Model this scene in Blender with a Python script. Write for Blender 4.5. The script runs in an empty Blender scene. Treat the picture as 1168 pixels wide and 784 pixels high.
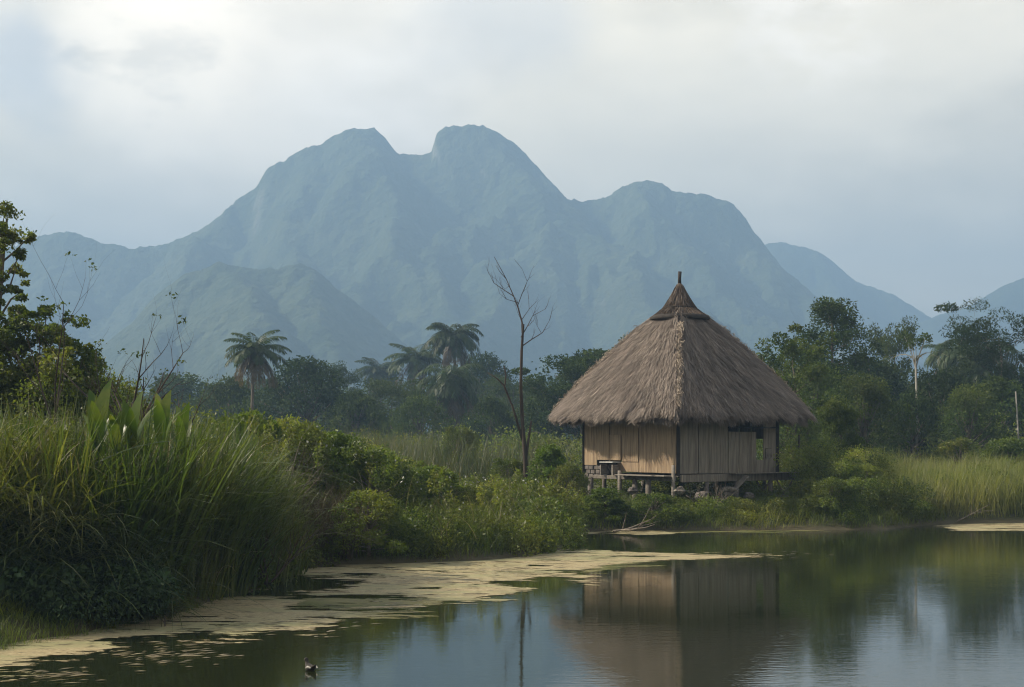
import bpy, bmesh, math, random
import numpy as np
from mathutils import Vector, Matrix

random.seed(7)
RNG = np.random.default_rng(11)
F, CX, HY, CAMZ = 1622.0, 584.0, 505.0, 2.5
SUN_EL, SUN_AZ = math.radians(38), math.radians(-84)   # azimuth measured from +Y towards +X
SV = Vector((math.sin(SUN_AZ)*math.cos(SUN_EL), math.cos(SUN_AZ)*math.cos(SUN_EL), math.sin(SUN_EL)))

sc = bpy.context.scene
COL = sc.collection

def at(px, py, Y):
    return Vector(((px-CX)/F*Y, Y, CAMZ-(py-HY)/F*Y))
def onwater(px, py):
    Y = CAMZ*F/(py-HY)
    return ((px-CX)/F*Y, Y)

# ------------------------------------------------------------------ numpy noise
def _hash(ix, iy, seed):
    n = (ix.astype(np.int64)*374761393 + iy.astype(np.int64)*668265263 + seed*1442695041) & 0xffffffff
    n = ((n ^ (n >> 13))*1274126177) & 0xffffffff
    n = n ^ (n >> 16)
    return (n & 0xffff)/65535.0
def vnoise(x, y, seed=0):
    ix, iy = np.floor(x), np.floor(y); fx, fy = x-ix, y-iy
    ux, uy = fx*fx*(3-2*fx), fy*fy*(3-2*fy)
    a, b = _hash(ix, iy, seed), _hash(ix+1, iy, seed)
    c, d = _hash(ix, iy+1, seed), _hash(ix+1, iy+1, seed)
    return (a*(1-ux)+b*ux)*(1-uy) + (c*(1-ux)+d*ux)*uy
def fbm(x, y, oct=4, seed=0, ridged=False):
    t, a, s = 0, 1.0, 0
    for o in range(oct):
        v = vnoise(x*2**o+o*17.3, y*2**o-o*9.1, seed+o)
        if ridged: v = 1-np.abs(2*v-1)
        t = t+a*v; s += a; a *= .5
    return t/s

# ------------------------------------------------------------------ object helpers
def tag(o, label=None, cat=None, group=None, kind=None):
    if label: o['label'] = label
    if cat: o['category'] = cat
    if group: o['group'] = group
    if kind: o['kind'] = kind
    return o
def empty(name, loc, label, cat, group=None, rz=0, s=1.0):
    o = bpy.data.objects.new(name, None); COL.objects.link(o)
    o.location = loc; o.rotation_euler = (0, 0, rz); o.scale = (s, s, s)
    o.empty_display_size = .2
    return tag(o, label, cat, group)
def link(name, me, mat=None, parent=None, loc=None):
    o = bpy.data.objects.new(name, me); COL.objects.link(o)
    if mat is not None and not len(me.materials): me.materials.append(mat)
    if parent: o.parent = parent
    if loc is not None: o.location = loc
    return o
def copy_tree(o, parent=None):
    c = o.copy(); COL.objects.link(c); c.parent = parent
    for ch in list(o.children): copy_tree(ch, c)
    return c

class Acc:
    """collects quads with per-face values and becomes one mesh"""
    def __init__(s): s.v, s.f, s.r, s.t, s.n = [], [], [], [], 0
    def add(s, V, Q, rnd=None, tint=.5):
        V = np.asarray(V, np.float32).reshape(-1, 3); Q = np.asarray(Q, np.int64).reshape(-1, 4)
        s.v.append(V); s.f.append(Q+s.n); s.n += len(V)
        s.r.append(np.full(len(Q), .5) if rnd is None else np.broadcast_to(rnd, (len(Q),)).astype(float))
        s.t.append(np.broadcast_to(tint, (len(Q),)).astype(float))
    def mesh(s, name, smooth=False):
        V, Q = np.concatenate(s.v), np.concatenate(s.f)
        me = bpy.data.meshes.new(name)
        me.vertices.add(len(V)); me.vertices.foreach_set('co', V.astype(np.float32).ravel())
        me.loops.add(Q.size); me.loops.foreach_set('vertex_index', Q.astype(np.int32).ravel())
        me.polygons.add(len(Q))
        me.polygons.foreach_set('loop_start', np.arange(0, Q.size, 4, dtype=np.int32))
        for nm, arr in (('rnd', s.r), ('tint', s.t)):
            a = me.attributes.new(nm, 'FLOAT', 'FACE'); a.data.foreach_set('value', np.concatenate(arr).astype(np.float32))
        me.update(calc_edges=True)
        if smooth: me.polygons.foreach_set('use_smooth', np.ones(len(Q), bool))
        return me

def nrm(a): return a/np.maximum(np.linalg.norm(a, axis=-1, keepdims=True), 1e-9)

def leaves(acc, C, D, L, W, tint=.5, fold=.12, rng=RNG):
    n = len(C)
    if n == 0: return
    D = nrm(D); S = nrm(np.cross(D, rng.normal(size=(n, 3)))); N = np.cross(D, S)
    L = np.broadcast_to(L, (n,))[:, None]; W = np.broadcast_to(W, (n,))[:, None]
    V = np.stack([C-D*L*.5, C+S*W*.5+N*L*fold, C+D*L*.5-N*L*fold*.5, C-S*W*.5+N*L*fold], 1)
    acc.add(V, np.arange(4*n).reshape(n, 4), rng.random(n), tint)

def clump(acc, c, r, n, L, W=None, tint=.5, squash=.7, shell=.55, rng=RNG, droop=0.15, hemi=-.35):
    """ball of leaves, mostly on its outer shell, uneven outline"""
    d = nrm(rng.normal(size=(n, 3))); d = d[d[:, 2] > hemi*2-.2*rng.random(len(d))]; n = len(d)
    bump = 1+.28*np.sin(d[:, 0]*5+c[0]*3)*np.sin(d[:, 1]*5+c[1])*np.cos(d[:, 2]*4+c[2])
    rad = (shell+(1-shell)*rng.random(n)**.6)*bump*(1+.12*rng.normal(size=n).clip(-1, 2))
    R = np.array([r, r, r*squash]) if np.isscalar(r) else np.asarray(r)
    P = np.asarray(c)+d*rad[:, None]*R
    D = d*.7+rng.normal(size=(n, 3))*.75; D[:, 2] -= droop
    LL = L*(.6+.8*rng.random(n))
    leaves(acc, P, D, LL, LL*(.5 if W is None else W/L), tint, rng=rng)

def blades(acc, P, L, W, lean, droop, tint=.5, k=4, az=None, rng=RNG):
    """curved, tapering strips rooted at P"""
    n = len(P); az = rng.random(n)*2*math.pi if az is None else az
    L = np.broadcast_to(L, (n,)); W = np.broadcast_to(W, (n,)); lean = np.broadcast_to(lean, (n,)); droop = np.broadcast_to(droop, (n,))
    H = np.stack([np.cos(az), np.sin(az), np.zeros(n)], 1)
    wa = az+math.pi/2+rng.normal(size=n)*.5
    S = np.stack([np.cos(wa), np.sin(wa), .2*rng.normal(size=n)], 1)
    V = np.zeros((n, k+1, 2, 3))
    for i in range(k+1):
        t = i/k
        h = (lean*t+droop*t*t)*L
        z = L*(t*np.sqrt(np.maximum(1-lean**2, .05))-droop*.75*t**3)
        c = P+H*h[:, None]; c[:, 2] += z
        w = W*.5*(1-t)**.55*(.55+.45*min(1, t*4)) if i < k else W*.03
        V[:, i, 0] = c-S*w[:, None]; V[:, i, 1] = c+S*w[:, None]
    b = (np.arange(n)*(k+1)*2)[:, None, None]
    i = np.arange(k)[None, :, None]*2
    Q = b+i+np.array([0, 1, 3, 2])[None, None, :]
    acc.add(V, Q.reshape(-1, 4), np.repeat(rng.random(n), k), np.repeat(np.broadcast_to(tint, (n,)), k))

def tube(acc, pts, rad, sides=6, tint=.5):
    pts = [Vector(p) for p in pts]; n = len(pts); V = []
    for i, p in enumerate(pts):
        d = (pts[min(i+1, n-1)]-pts[max(i-1, 0)]).normalized()
        a = d.cross(Vector((.31, .9, .17))).normalized(); b = d.cross(a)
        for s in range(sides):
            th = 2*math.pi*s/sides
            V.append(p+(a*math.cos(th)+b*math.sin(th))*rad[i])
    Q = [(i*sides+s, i*sides+(s+1) % sides, (i+1)*sides+(s+1) % sides, (i+1)*sides+s) for i in range(n-1) for s in range(sides)]
    c0 = len(V); V.append(pts[0]); V.append(pts[-1])
    if sides % 2 == 0:
        for s in range(0, sides, 2):
            Q.append((c0, (s+2) % sides, s+1, s)); Q.append((c0+1, (n-1)*sides+s, (n-1)*sides+s+1, (n-1)*sides+(s+2) % sides))
    acc.add([tuple(v) for v in V], Q, random.random(), tint)

# ------------------------------------------------------------------ materials
def newmat(name):
    m = bpy.data.materials.new(name); m.use_nodes = True; nt = m.node_tree; nt.nodes.clear()
    out = nt.nodes.new('ShaderNodeOutputMaterial'); return m, nt, out
def N(nt, t, **kw):
    n = nt.nodes.new(t)
    for k, v in kw.items():
        if k.startswith('i_'): n.inputs[k[2:].replace('_', ' ')].default_value = v
        else: setattr(n, k, v)
    return n
def mixc(nt, fac, a, b, blend='MIX'):
    m = nt.nodes.new('ShaderNodeMix'); m.data_type = 'RGBA'; m.blend_type = blend
    for sock, v in ((m.inputs[0], fac), (m.inputs[6], a), (m.inputs[7], b)):
        if hasattr(v, 'is_linked'): nt.links.new(v, sock)
        else: sock.default_value = v if not isinstance(v, tuple) else (*v, 1)[:4]
    return m.outputs[2]
def math_(nt, op, a, b=0.0, c=0.0, clamp=False):
    m = nt.nodes.new('ShaderNodeMath'); m.operation = op; m.use_clamp = clamp
    for i, v in enumerate((a, b, c)):
        if hasattr(v, 'is_linked'): nt.links.new(v, m.inputs[i])
        else: m.inputs[i].default_value = v
    return m.outputs[0]
def ramp(nt, fac, stops):
    r = nt.nodes.new('ShaderNodeValToRGB'); nt.links.new(fac, r.inputs[0]); e = r.color_ramp.elements
    while len(e) < len(stops): e.new(.5)
    for i, (p, c) in enumerate(stops): e[i].position = p; e[i].color = (*c, 1) if isinstance(c, tuple) else (c, c, c, 1)
    return r.outputs[0]
def coords(nt, scale=(1, 1, 1), obj=False, rot=(0, 0, 0)):
    m = N(nt, 'ShaderNodeMapping'); m.inputs['Scale'].default_value = scale; m.inputs['Rotation'].default_value = rot
    if obj: src = N(nt, 'ShaderNodeTexCoord').outputs['Object']
    else: src = N(nt, 'ShaderNodeNewGeometry').outputs['Position']
    nt.links.new(src, m.inputs['Vector']); return m.outputs[0]
def noise(nt, vec, scale, detail=3, rough=.55, out='Fac'):
    n = N(nt, 'ShaderNodeTexNoise'); n.inputs['Scale'].default_value = scale; n.inputs['Detail'].default_value = detail
    n.inputs['Roughness'].default_value = rough; nt.links.new(vec, n.inputs['Vector']); return n.outputs[out]
def attr(nt, name): return N(nt, 'ShaderNodeAttribute', attribute_name=name).outputs['Fac']
def princ(nt, col, rough=.6, spec=.3, normal=None):
    p = N(nt, 'ShaderNodeBsdfPrincipled')
    if hasattr(col, 'is_linked'): nt.links.new(col, p.inputs['Base Color'])
    else: p.inputs['Base Color'].default_value = (*col, 1)
    if hasattr(rough, 'is_linked'): nt.links.new(rough, p.inputs['Roughness'])
    else: p.inputs['Roughness'].default_value = rough
    p.inputs['Specular IOR Level'].default_value = spec
    if normal is not None: nt.links.new(normal, p.inputs['Normal'])
    return p
def bump(nt, h, dist=.02, strength=1.0):
    b = N(nt, 'ShaderNodeBump'); b.inputs['Distance'].default_value = dist; b.inputs['Strength'].default_value = strength
    nt.links.new(h, b.inputs['Height']); return b.outputs[0]

def leafmat(name, a, b, yellow, trans=.35, nscale=.35, rough=.5, spec=.35):
    m, nt, out = newmat(name)
    col = mixc(nt, attr(nt, 'rnd'), a, b)
    nz = noise(nt, coords(nt), nscale, 3)
    col = mixc(nt, ramp(nt, nz, [(.42, 0.0), (.66, 1.0)]), col, mixc(nt, attr(nt, 'rnd'), yellow, b))
    oi = N(nt, 'ShaderNodeObjectInfo').outputs['Random']
    v = math_(nt, 'MULTIPLY_ADD', attr(nt, 'tint'), .7, .65)
    v = math_(nt, 'MULTIPLY', v, math_(nt, 'MULTIPLY_ADD', oi, .4, .8))
    cb = N(nt, 'ShaderNodeVectorMath', operation='SCALE'); nt.links.new(col, cb.inputs[0]); nt.links.new(v, cb.inputs['Scale'])
    p = princ(nt, cb.outputs[0], rough, spec)
    tr = N(nt, 'ShaderNodeBsdfTranslucent')
    tc = mixc(nt, 1.0, cb.outputs[0], (1.5, 1.6, .7), 'MULTIPLY'); nt.links.new(tc, tr.inputs[0])
    mx = N(nt, 'ShaderNodeMixShader'); mx.inputs[0].default_value = trans
    nt.links.new(p.outputs[0], mx.inputs[1]); nt.links.new(tr.outputs[0], mx.inputs[2]); nt.links.new(mx.outputs[0], out.inputs[0])
    return m
def plainmat(name, a, b, rough=.8, scale=6, stretch=(1, 1, 1), spec=.2, bd=.01, detail=5, obj=True):
    m, nt, out = newmat(name)
    vec = coords(nt, stretch, obj); nz = noise(nt, vec, scale, detail)
    col = mixc(nt, ramp(nt, nz, [(.35, 0.0), (.65, 1.0)]), a, b)
    col = mixc(nt, math_(nt, 'MULTIPLY', attr(nt, 'rnd'), .35), col, tuple(x*.45 for x in a))
    p = princ(nt, col, rough, spec, bump(nt, nz, bd)); nt.links.new(p.outputs[0], out.inputs[0]); return m

M = {}
M['leaf_mid'] = leafmat('leaf_mid', (.030, .054, .014), (.070, .098, .022), (.105, .118, .024), trans=.35, rough=.6, spec=.18)
M['leaf_dark'] = leafmat('leaf_dark', (.015, .030, .012), (.036, .058, .017), (.056, .072, .019), trans=.22, rough=.75, spec=.08)
M['leaf_far'] = leafmat('leaf_far', (.024, .045, .015), (.054, .080, .022), (.085, .100, .026), trans=.25, nscale=.12, rough=.75, spec=.08)
M['leaf_bright'] = leafmat('leaf_bright', (.060, .105, .014), (.105, .150, .022), (.140, .160, .025), trans=.4)
M['leaf_bank'] = leafmat('leaf_bank', (.042, .070, .014), (.120, .150, .024), (.20, .185, .036), trans=.4, nscale=.55)
M['leaf_creeper'] = leafmat('leaf_creeper', (.014, .032, .014), (.030, .056, .020), (.045, .064, .020), trans=.2, rough=.6, spec=.2)
M['reed'] = leafmat('reed', (.028, .055, .012), (.078, .108, .022), (.17, .16, .045), trans=.4, spec=.5, nscale=.5)
M['canna'] = leafmat('canna', (.045, .085, .012), (.075, .115, .018), (.13, .14, .03), trans=.5, nscale=3, rough=.35)
M['reed_pale'] = leafmat('reed_pale', (.105, .125, .036), (.175, .180, .062), (.22, .195, .080), trans=.4, nscale=.25)
M['reed_dry'] = leafmat('reed_dry', (.10, .10, .045), (.065, .085, .03), (.16, .13, .07), trans=.3, nscale=.25)
M['straw_dead'] = leafmat('straw_dead', (.24, .20, .12), (.14, .11, .06), (.33, .28, .19), trans=.2)
M['palm'] = leafmat('palm', (.022, .042, .015), (.045, .068, .022), (.058, .078, .024), trans=.3, rough=.5, spec=.25)
M['palm_dead'] = leafmat('palm_dead', (.10, .075, .042), (.065, .05, .03), (.14, .10, .06), trans=.2)
M['bark'] = plainmat('bark', (.10, .08, .06), (.19, .16, .125), .9, 5, (1, 1, .25), bd=.02)
M['bark_dark'] = plainmat('bark_dark', (.05, .038, .03), (.11, .085, .065), .9, 8, (1, 1, .2), bd=.01)
M['bark_pale'] = plainmat('bark_pale', (.24, .225, .19), (.38, .36, .31), .8, 4, (1, 1, .3), bd=.01)
M['twig'] = plainmat('twig', (.14, .11, .085), (.28, .235, .18), .85, 8)
M['plank'] = plainmat('plank', (.22, .155, .10), (.40, .295, .185), .75, 3.5, (5, 5, .35), bd=.006)
M['plank_shade_grey'] = plainmat('plank_shade_grey', (.165, .140, .110), (.30, .26, .205), .8, 3.5, (5, 5, .35), bd=.008)  # same wood as plank, the right wall's shade mixed into its colour
M['beam'] = plainmat('beam', (.20, .17, .14), (.36, .32, .27), .8, 6, (1, 1, 3), bd=.006)
M['dark_wood'] = plainmat('dark_wood', (.030, .024, .020), (.06, .05, .042), .8, 6)
M['white_board'] = plainmat('white_board', (.55, .54, .50), (.68, .67, .63), .6, 5)
M['stone'] = plainmat('stone', (.10, .085, .075), (.20, .175, .155), .9, 5, bd=.03)
M['stone_pale'] = plainmat('stone_pale', (.12, .10, .085), (.25, .22, .18), .9, 5, bd=.03)
M['petal'] = plainmat('petal', (.45, .45, .38), (.60, .60, .52), .6, 6)
M['feather'] = plainmat('feather', (.022, .018, .014), (.05, .042, .032), .6, 30)
M['feather_pale'] = plainmat('feather_pale', (.26, .24, .21), (.42, .40, .36), .6, 40)

def thatchmat(name, a, b, c):
    m, nt, out = newmat(name)
    col = mixc(nt, attr(nt, 'rnd'), a, b)
    nz = noise(nt, coords(nt, obj=True), .9, 4)
    col = mixc(nt, ramp(nt, nz, [(.4, 0.0), (.7, 1.0)]), col, c)
    v = math_(nt, 'MULTIPLY_ADD', attr(nt, 'tint'), .85, .52)
    cb = N(nt, 'ShaderNodeVectorMath', operation='SCALE'); nt.links.new(col, cb.inputs[0]); nt.links.new(v, cb.inputs['Scale'])
    p = princ(nt, cb.outputs[0], .85, .15); nt.links.new(p.outputs[0], out.inputs[0]); return m
M['thatch'] = thatchmat('thatch', (.165, .132, .108), (.34, .280, .230), (.235, .190, .157))
M['thatch_ridge'] = thatchmat('thatch_ridge', (.30, .24, .18), (.46, .38, .30), (.36, .29, .22))
M['thatch_cap'] = thatchmat('thatch_cap', (.12, .09, .07), (.21, .165, .13), (.155, .12, .095))

# ground
m, nt, out = newmat('ground_soil')
v = coords(nt); a = noise(nt, v, .25, 5); b = noise(nt, v, 3.0, 5)
col = mixc(nt, ramp(nt, a, [(.4, 0.0), (.6, 1.0)]), (.035, .050, .014), (.075, .075, .032))
col = mixc(nt, ramp(nt, b, [(.5, 0.0), (.7, 1.0)]), col, (.060, .045, .028))
z = N(nt, 'ShaderNodeSeparateXYZ'); nt.links.new(N(nt, 'ShaderNodeNewGeometry').outputs['Position'], z.inputs[0])
zz = N(nt, 'ShaderNodeMapRange'); nt.links.new(z.outputs['Z'], zz.inputs[0]); zz.inputs[1].default_value = .05; zz.inputs[2].default_value = .22
nt.links.new(mixc(nt, zz.outputs[0], mixc(nt, b, (.05, .045, .025), (.11, .09, .05)), col), nt.nodes.new('NodeReroute').inputs[0])
rr = [n for n in nt.nodes if n.type == 'REROUTE'][0]
p = princ(nt, rr.outputs[0], .9, .2, bump(nt, b, .05)); nt.links.new(p.outputs[0], out.inputs[0]); M['ground'] = m

# water: murky, still, faint wind ripples
m, nt, out = newmat('pond_water')
geo = coords(nt, (.35, 1.0, 1.0)); geo2 = coords(nt, (.8, 2.2, 1))
w1 = noise(nt, geo, 8.5, 3, .55); w2 = noise(nt, geo2, 14.0, 2, .5)
patch = ramp(nt, noise(nt, coords(nt, (.05, .16, 1)), 1.3, 3), [(.38, .25), (.62, 1.0)])
h = math_(nt, 'ADD', w1, math_(nt, 'MULTIPLY', w2, .35)); h = math_(nt, 'MULTIPLY', h, patch)
p = princ(nt, (.016, .020, .008), .035, .5, bump(nt, h, .0021)); p.inputs['IOR'].default_value = 1.6
nt.links.new(p.outputs[0], out.inputs[0]); M['water'] = m

# floating algae: ragged by distance-to-edge and world-space noise
def algaemat(name, c1, c2, c3):
    m, nt, out = newmat(name)
    v = coords(nt, (.55, 1, 1)); v2 = coords(nt, (.25, 1, 1))
    n1 = noise(nt, v, 1.1, 6, .6); n2 = noise(nt, v2, 3.6, 5, .65); n3 = noise(nt, coords(nt), 18, 4, .7)
    e = attr(nt, 'edge')
    s = math_(nt, 'ADD', e, math_(nt, 'MULTIPLY', math_(nt, 'SUBTRACT', n1, .5), 3.2))
    s = math_(nt, 'ADD', s, math_(nt, 'MULTIPLY', math_(nt, 'SUBTRACT', n2, .5), 2.6))
    al = math_(nt, 'MULTIPLY', math_(nt, 'SUBTRACT', s, .0), 14, clamp=True)
    hole = math_(nt, 'GREATER_THAN', math_(nt, 'ADD', n2, math_(nt, 'MULTIPLY', n3, .12)), .675)
    al = math_(nt, 'MULTIPLY', al, math_(nt, 'SUBTRACT', 1, hole))
    col = mixc(nt, ramp(nt, n3, [(.35, 0.0), (.65, 1.0)]), c1, c2)
    col = mixc(nt, ramp(nt, noise(nt, v2, 1.4, 4), [(.45, 0.0), (.62, 1.0)]), col, c3)
    col = mixc(nt, ramp(nt, noise(nt, coords(nt, (.4, 1, 1)), 6, 5, .7), [(.54, 0.0), (.64, .85)]), col, (.06, .050, .026))
    p = princ(nt, col, .75, .25, bump(nt, n3, .006)); tb = N(nt, 'ShaderNodeBsdfTransparent'); mx = N(nt, 'ShaderNodeMixShader')
    nt.links.new(al, mx.inputs[0]); nt.links.new(tb.outputs[0], mx.inputs[1]); nt.links.new(p.outputs[0], mx.inputs[2]); nt.links.new(mx.outputs[0], out.inputs[0])
    return m
M['algae'] = algaemat('algae', (.26, .205, .105), (.42, .345, .20), (.27, .25, .125))
M['algae_green'] = algaemat('algae_green', (.07, .08, .015), (.12, .125, .03), (.18, .16, .06))

# mountains
m, nt, out = newmat('mountain_forest')
v = coords(nt); n1 = noise(nt, v, .012, 6, .6); n2 = noise(nt, coords(nt, (1, 1, .35)), .03, 5, .6); n3 = noise(nt, v, .11, 3)
nz = N(nt, 'ShaderNodeSeparateXYZ'); nt.links.new(N(nt, 'ShaderNodeNewGeometry').outputs['Normal'], nz.inputs[0])
st = N(nt, 'ShaderNodeMapRange'); nt.links.new(nz.outputs['Z'], st.inputs[0]); st.inputs[1].default_value = .42; st.inputs[2].default_value = .2
green = mixc(nt, ramp(nt, n1, [(.35, 0.0), (.65, 1.0)]), (.040, .060, .026), (.085, .100, .045))
green = mixc(nt, ramp(nt, n3, [(.35, .0), (.7, .6)]), green, (.025, .045, .015))
rock = mixc(nt, n2, (.22, .21, .18), (.46, .43, .38))
rf = math_(nt, 'MULTIPLY', st.outputs[0], ramp(nt, n2, [(.47, 0.0), (.56, 1.0)]))
p = princ(nt, mixc(nt, rf, green, rock), .9, .1, bump(nt, math_(nt, 'ADD', n3, n2), 6))
nt.links.new(p.outputs[0], out.inputs[0]); M['mountain'] = m

# ------------------------------------------------------------------ pond outline and ground
shore_px = [(-160, 790), (0, 738), (45, 730), (100, 722), (150, 708), (205, 700), (245, 684), (300, 672), (322, 655), (370, 645), (460, 643), (550, 640),
            (618, 633), (645, 624), (638, 613), (655, 606), (770, 605.5), (930, 605), (1010, 604), (1050, 600), (1090, 598), (1168, 597), (1500, 596)]
POND = [onwater(*p) for p in shore_px]
POND = [(-14, 8), (-12, 12.5)] + POND + [(60, 40), (75, 25), (60, 4), (20, 2.2), (-10, 3)]
PO = np.array(POND)
def sdist(X, Y, poly):
    """>0 outside the polygon, <0 inside"""
    d = np.full(X.shape, 1e9); inside = np.zeros(X.shape, bool); n = len(poly)
    for i in range(n):
        x0, y0 = poly[i]; x1, y1 = poly[(i+1) % n]; ex, ey = x1-x0, y1-y0
        t = np.clip(((X-x0)*ex+(Y-y0)*ey)/(ex*ex+ey*ey+1e-12), 0, 1)
        d = np.minimum(d, np.hypot(X-x0-t*ex, Y-y0-t*ey))
        c = ((y0 > Y) != (y1 > Y)) & (X < ex*(Y-y0)/(ey if ey != 0 else 1e-12)+x0)
        inside ^= c
    return np.where(inside, -d, d)
def gheight(X, Y):
    X, Y = np.asarray(X, float), np.asarray(Y, float)
    s = sdist(X, Y, PO)+.25*(fbm(X*.9, Y*.9, 3, 5)-.5)
    land = .62*(1-np.exp(-np.maximum(s, 0)/1.1))+.12*(fbm(X*.25, Y*.25, 3, 2)-.5)*np.clip(s/3, 0, 1)
    wet = -1.3*(1-np.exp(np.minimum(s, 0)/2.0))
    left = .5*np.clip((s-1)/4, 0, 1)*np.clip((-X-1)/5, 0, 1)*np.clip((70-Y)/25, 0, 1)
    return np.where(s > 0, land+left, wet)
def axis(a, b, step, lo, hi):
    core = list(np.arange(a, b+1e-6, step)); s = step; x = a; L = []
    while x > lo: s *= 1.25; x -= s; L.append(max(x, lo))
    s = step; x = core[-1]; R = []
    while x < hi: s *= 1.25; x += s; R.append(min(x, hi))
    return np.array(L[::-1]+core+R)
def grid_mesh(name, X, Y, Z, attrs=None, mask=None):
    ny, nx = X.shape; V = np.stack([X, Y, Z], -1).reshape(-1, 3)
    i = np.arange(ny*nx).reshape(ny, nx)
    Q = np.stack([i[:-1, :-1], i[:-1, 1:], i[1:, 1:], i[1:, :-1]], -1).reshape(-1, 4)
    if mask is not None: Q = Q[mask.reshape(-1)]
    me = bpy.data.meshes.new(name); me.vertices.add(len(V)); me.vertices.foreach_set('co', V.astype(np.float32).ravel())
    me.loops.add(Q.size); me.loops.foreach_set('vertex_index', Q.astype(np.int32).ravel()); me.polygons.add(len(Q))
    me.polygons.foreach_set('loop_start', np.arange(0, Q.size, 4, dtype=np.int32))
    for k, a in (attrs or {}).items():
        at_ = me.attributes.new(k, 'FLOAT', 'POINT'); at_.data.foreach_set('value', a.ravel().astype(np.float32))
    me.update(calc_edges=True); me.polygons.foreach_set('use_smooth', np.ones(len(Q), bool)); return me
gx, gy = axis(-22, 40, .3, -2550, 2550), axis(1, 62, .3, -50, 2850)
GX, GY = np.meshgrid(gx, gy)
g = link('ground', grid_mesh('ground', GX, GY, gheight(GX, GY)), M['ground']); tag(g, kind='structure')
wx, wy = np.meshgrid(np.linspace(-30, 90, 3), np.linspace(-2, 52, 3))
w = link('water', grid_mesh('water', wx, wy, wx*0), M['water']); tag(w, kind='structure')

def algae_sheet(name, polys, mat, label, z=.006, holes=()):
    P_ = [[onwater(*p) for p in poly] for poly in polys]
    allp = np.array(sum(P_, [])); lo, hi = allp.min(0)-1.5, allp.max(0)+1.5
    X, Y = np.meshgrid(np.arange(lo[0], hi[0], .12), np.arange(lo[1], hi[1], .12))
    s = np.full(X.shape, 1e9)
    for p in P_: s = np.minimum(s, sdist(X, Y, p))
    e_ = np.minimum(-s, .42)
    for hp in holes:
        e_ = np.minimum(e_, sdist(X, Y, [onwater(*p) for p in hp])*1.2-.15)
    keep = (s[:-1, :-1] < 1.2) & (sdist(X, Y, PO)[:-1, :-1] < .5)
    o = link(name, grid_mesh(name, X, Y, X*0+z, {'edge': e_}, keep), mat)
    return tag(o, label, 'algae', kind='stuff')
algae_sheet('algae_mat', [
    [(-60, 735), (0, 728), (100, 716), (200, 694), (250, 680), (300, 668), (322, 655), (370, 643), (460, 640), (550, 637), (640, 626), (700, 629), (760, 631), (880, 634.5), (840, 637),
     (740, 640), (690, 646), (655, 652), (675, 664), (640, 668), (600, 674), (560, 684), (480, 694), (400, 703), (350, 722), (280, 727), (200, 731), (140, 741), (70, 752), (0, 766), (-60, 778)],
    [(645, 607), (700, 606), (770, 607), (765, 609), (700, 610), (640, 611)],
    [(1062, 600), (1100, 597.5), (1200, 597), (1300, 600), (1168, 605), (1100, 606)],
    ], M['algae'], 'tan crust of dried algae floating along the pond edge', holes=[[(285, 660), (340, 655), (400, 664), (395, 672), (300, 680)], [(330, 684), (430, 680), (520, 686), (440, 692), (350, 694)], [(560, 666), (640, 658), (662, 662), (610, 670)], [(140, 730), (230, 722), (250, 727), (160, 738)]])
algae_sheet('algae_film', [
    [(200, 692), (300, 676), (330, 688), (200, 700)],
    [(660, 646), (700, 641), (740, 642), (720, 650), (665, 655)], [(330, 682), (440, 679), (500, 686), (430, 694), (340, 695)],
    [(330, 690), (470, 683), (520, 690), (420, 705), (300, 702)],
    [(770, 605.5), (930, 605.2), (900, 607), (780, 608)],
    ], M['algae_green'], 'thin olive green algae film beside the tan crust', z=.002)
leafbits = Acc()
for (px, py, sx, sy, n) in ((190, 745, 90, 16, 90), (60, 770, 60, 8, 40), (300, 712, 120, 12, 60), (520, 660, 120, 14, 120), (450, 690, 60, 5, 30), (860, 634, 70, 4, 40), (560, 650, 60, 8, 60)):
    for k in range(n):
        x, y = onwater(px+random.gauss(0, sx*.5), max(600, py+random.gauss(0, sy*.5))); a = random.random()*3.14
        l, w_ = random.uniform(.03, .12), random.uniform(.01, .03); c, s_ = math.cos(a*.3), math.sin(a*.3)
        leafbits.add([(x-l*c, y-l*s_, .012), (x-w_*s_, y+w_*c, .016), (x+l*c, y+l*s_, .012), (x+w_*s_, y-w_*c, .014)], [(0, 1, 2, 3)], random.random(), random.random())
tag(link('pond_litter', leafbits.mesh('litter'), M['straw_dead']), 'small tan scraps of leaf and scum strewn over the pond edge', 'litter', kind='stuff')

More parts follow.
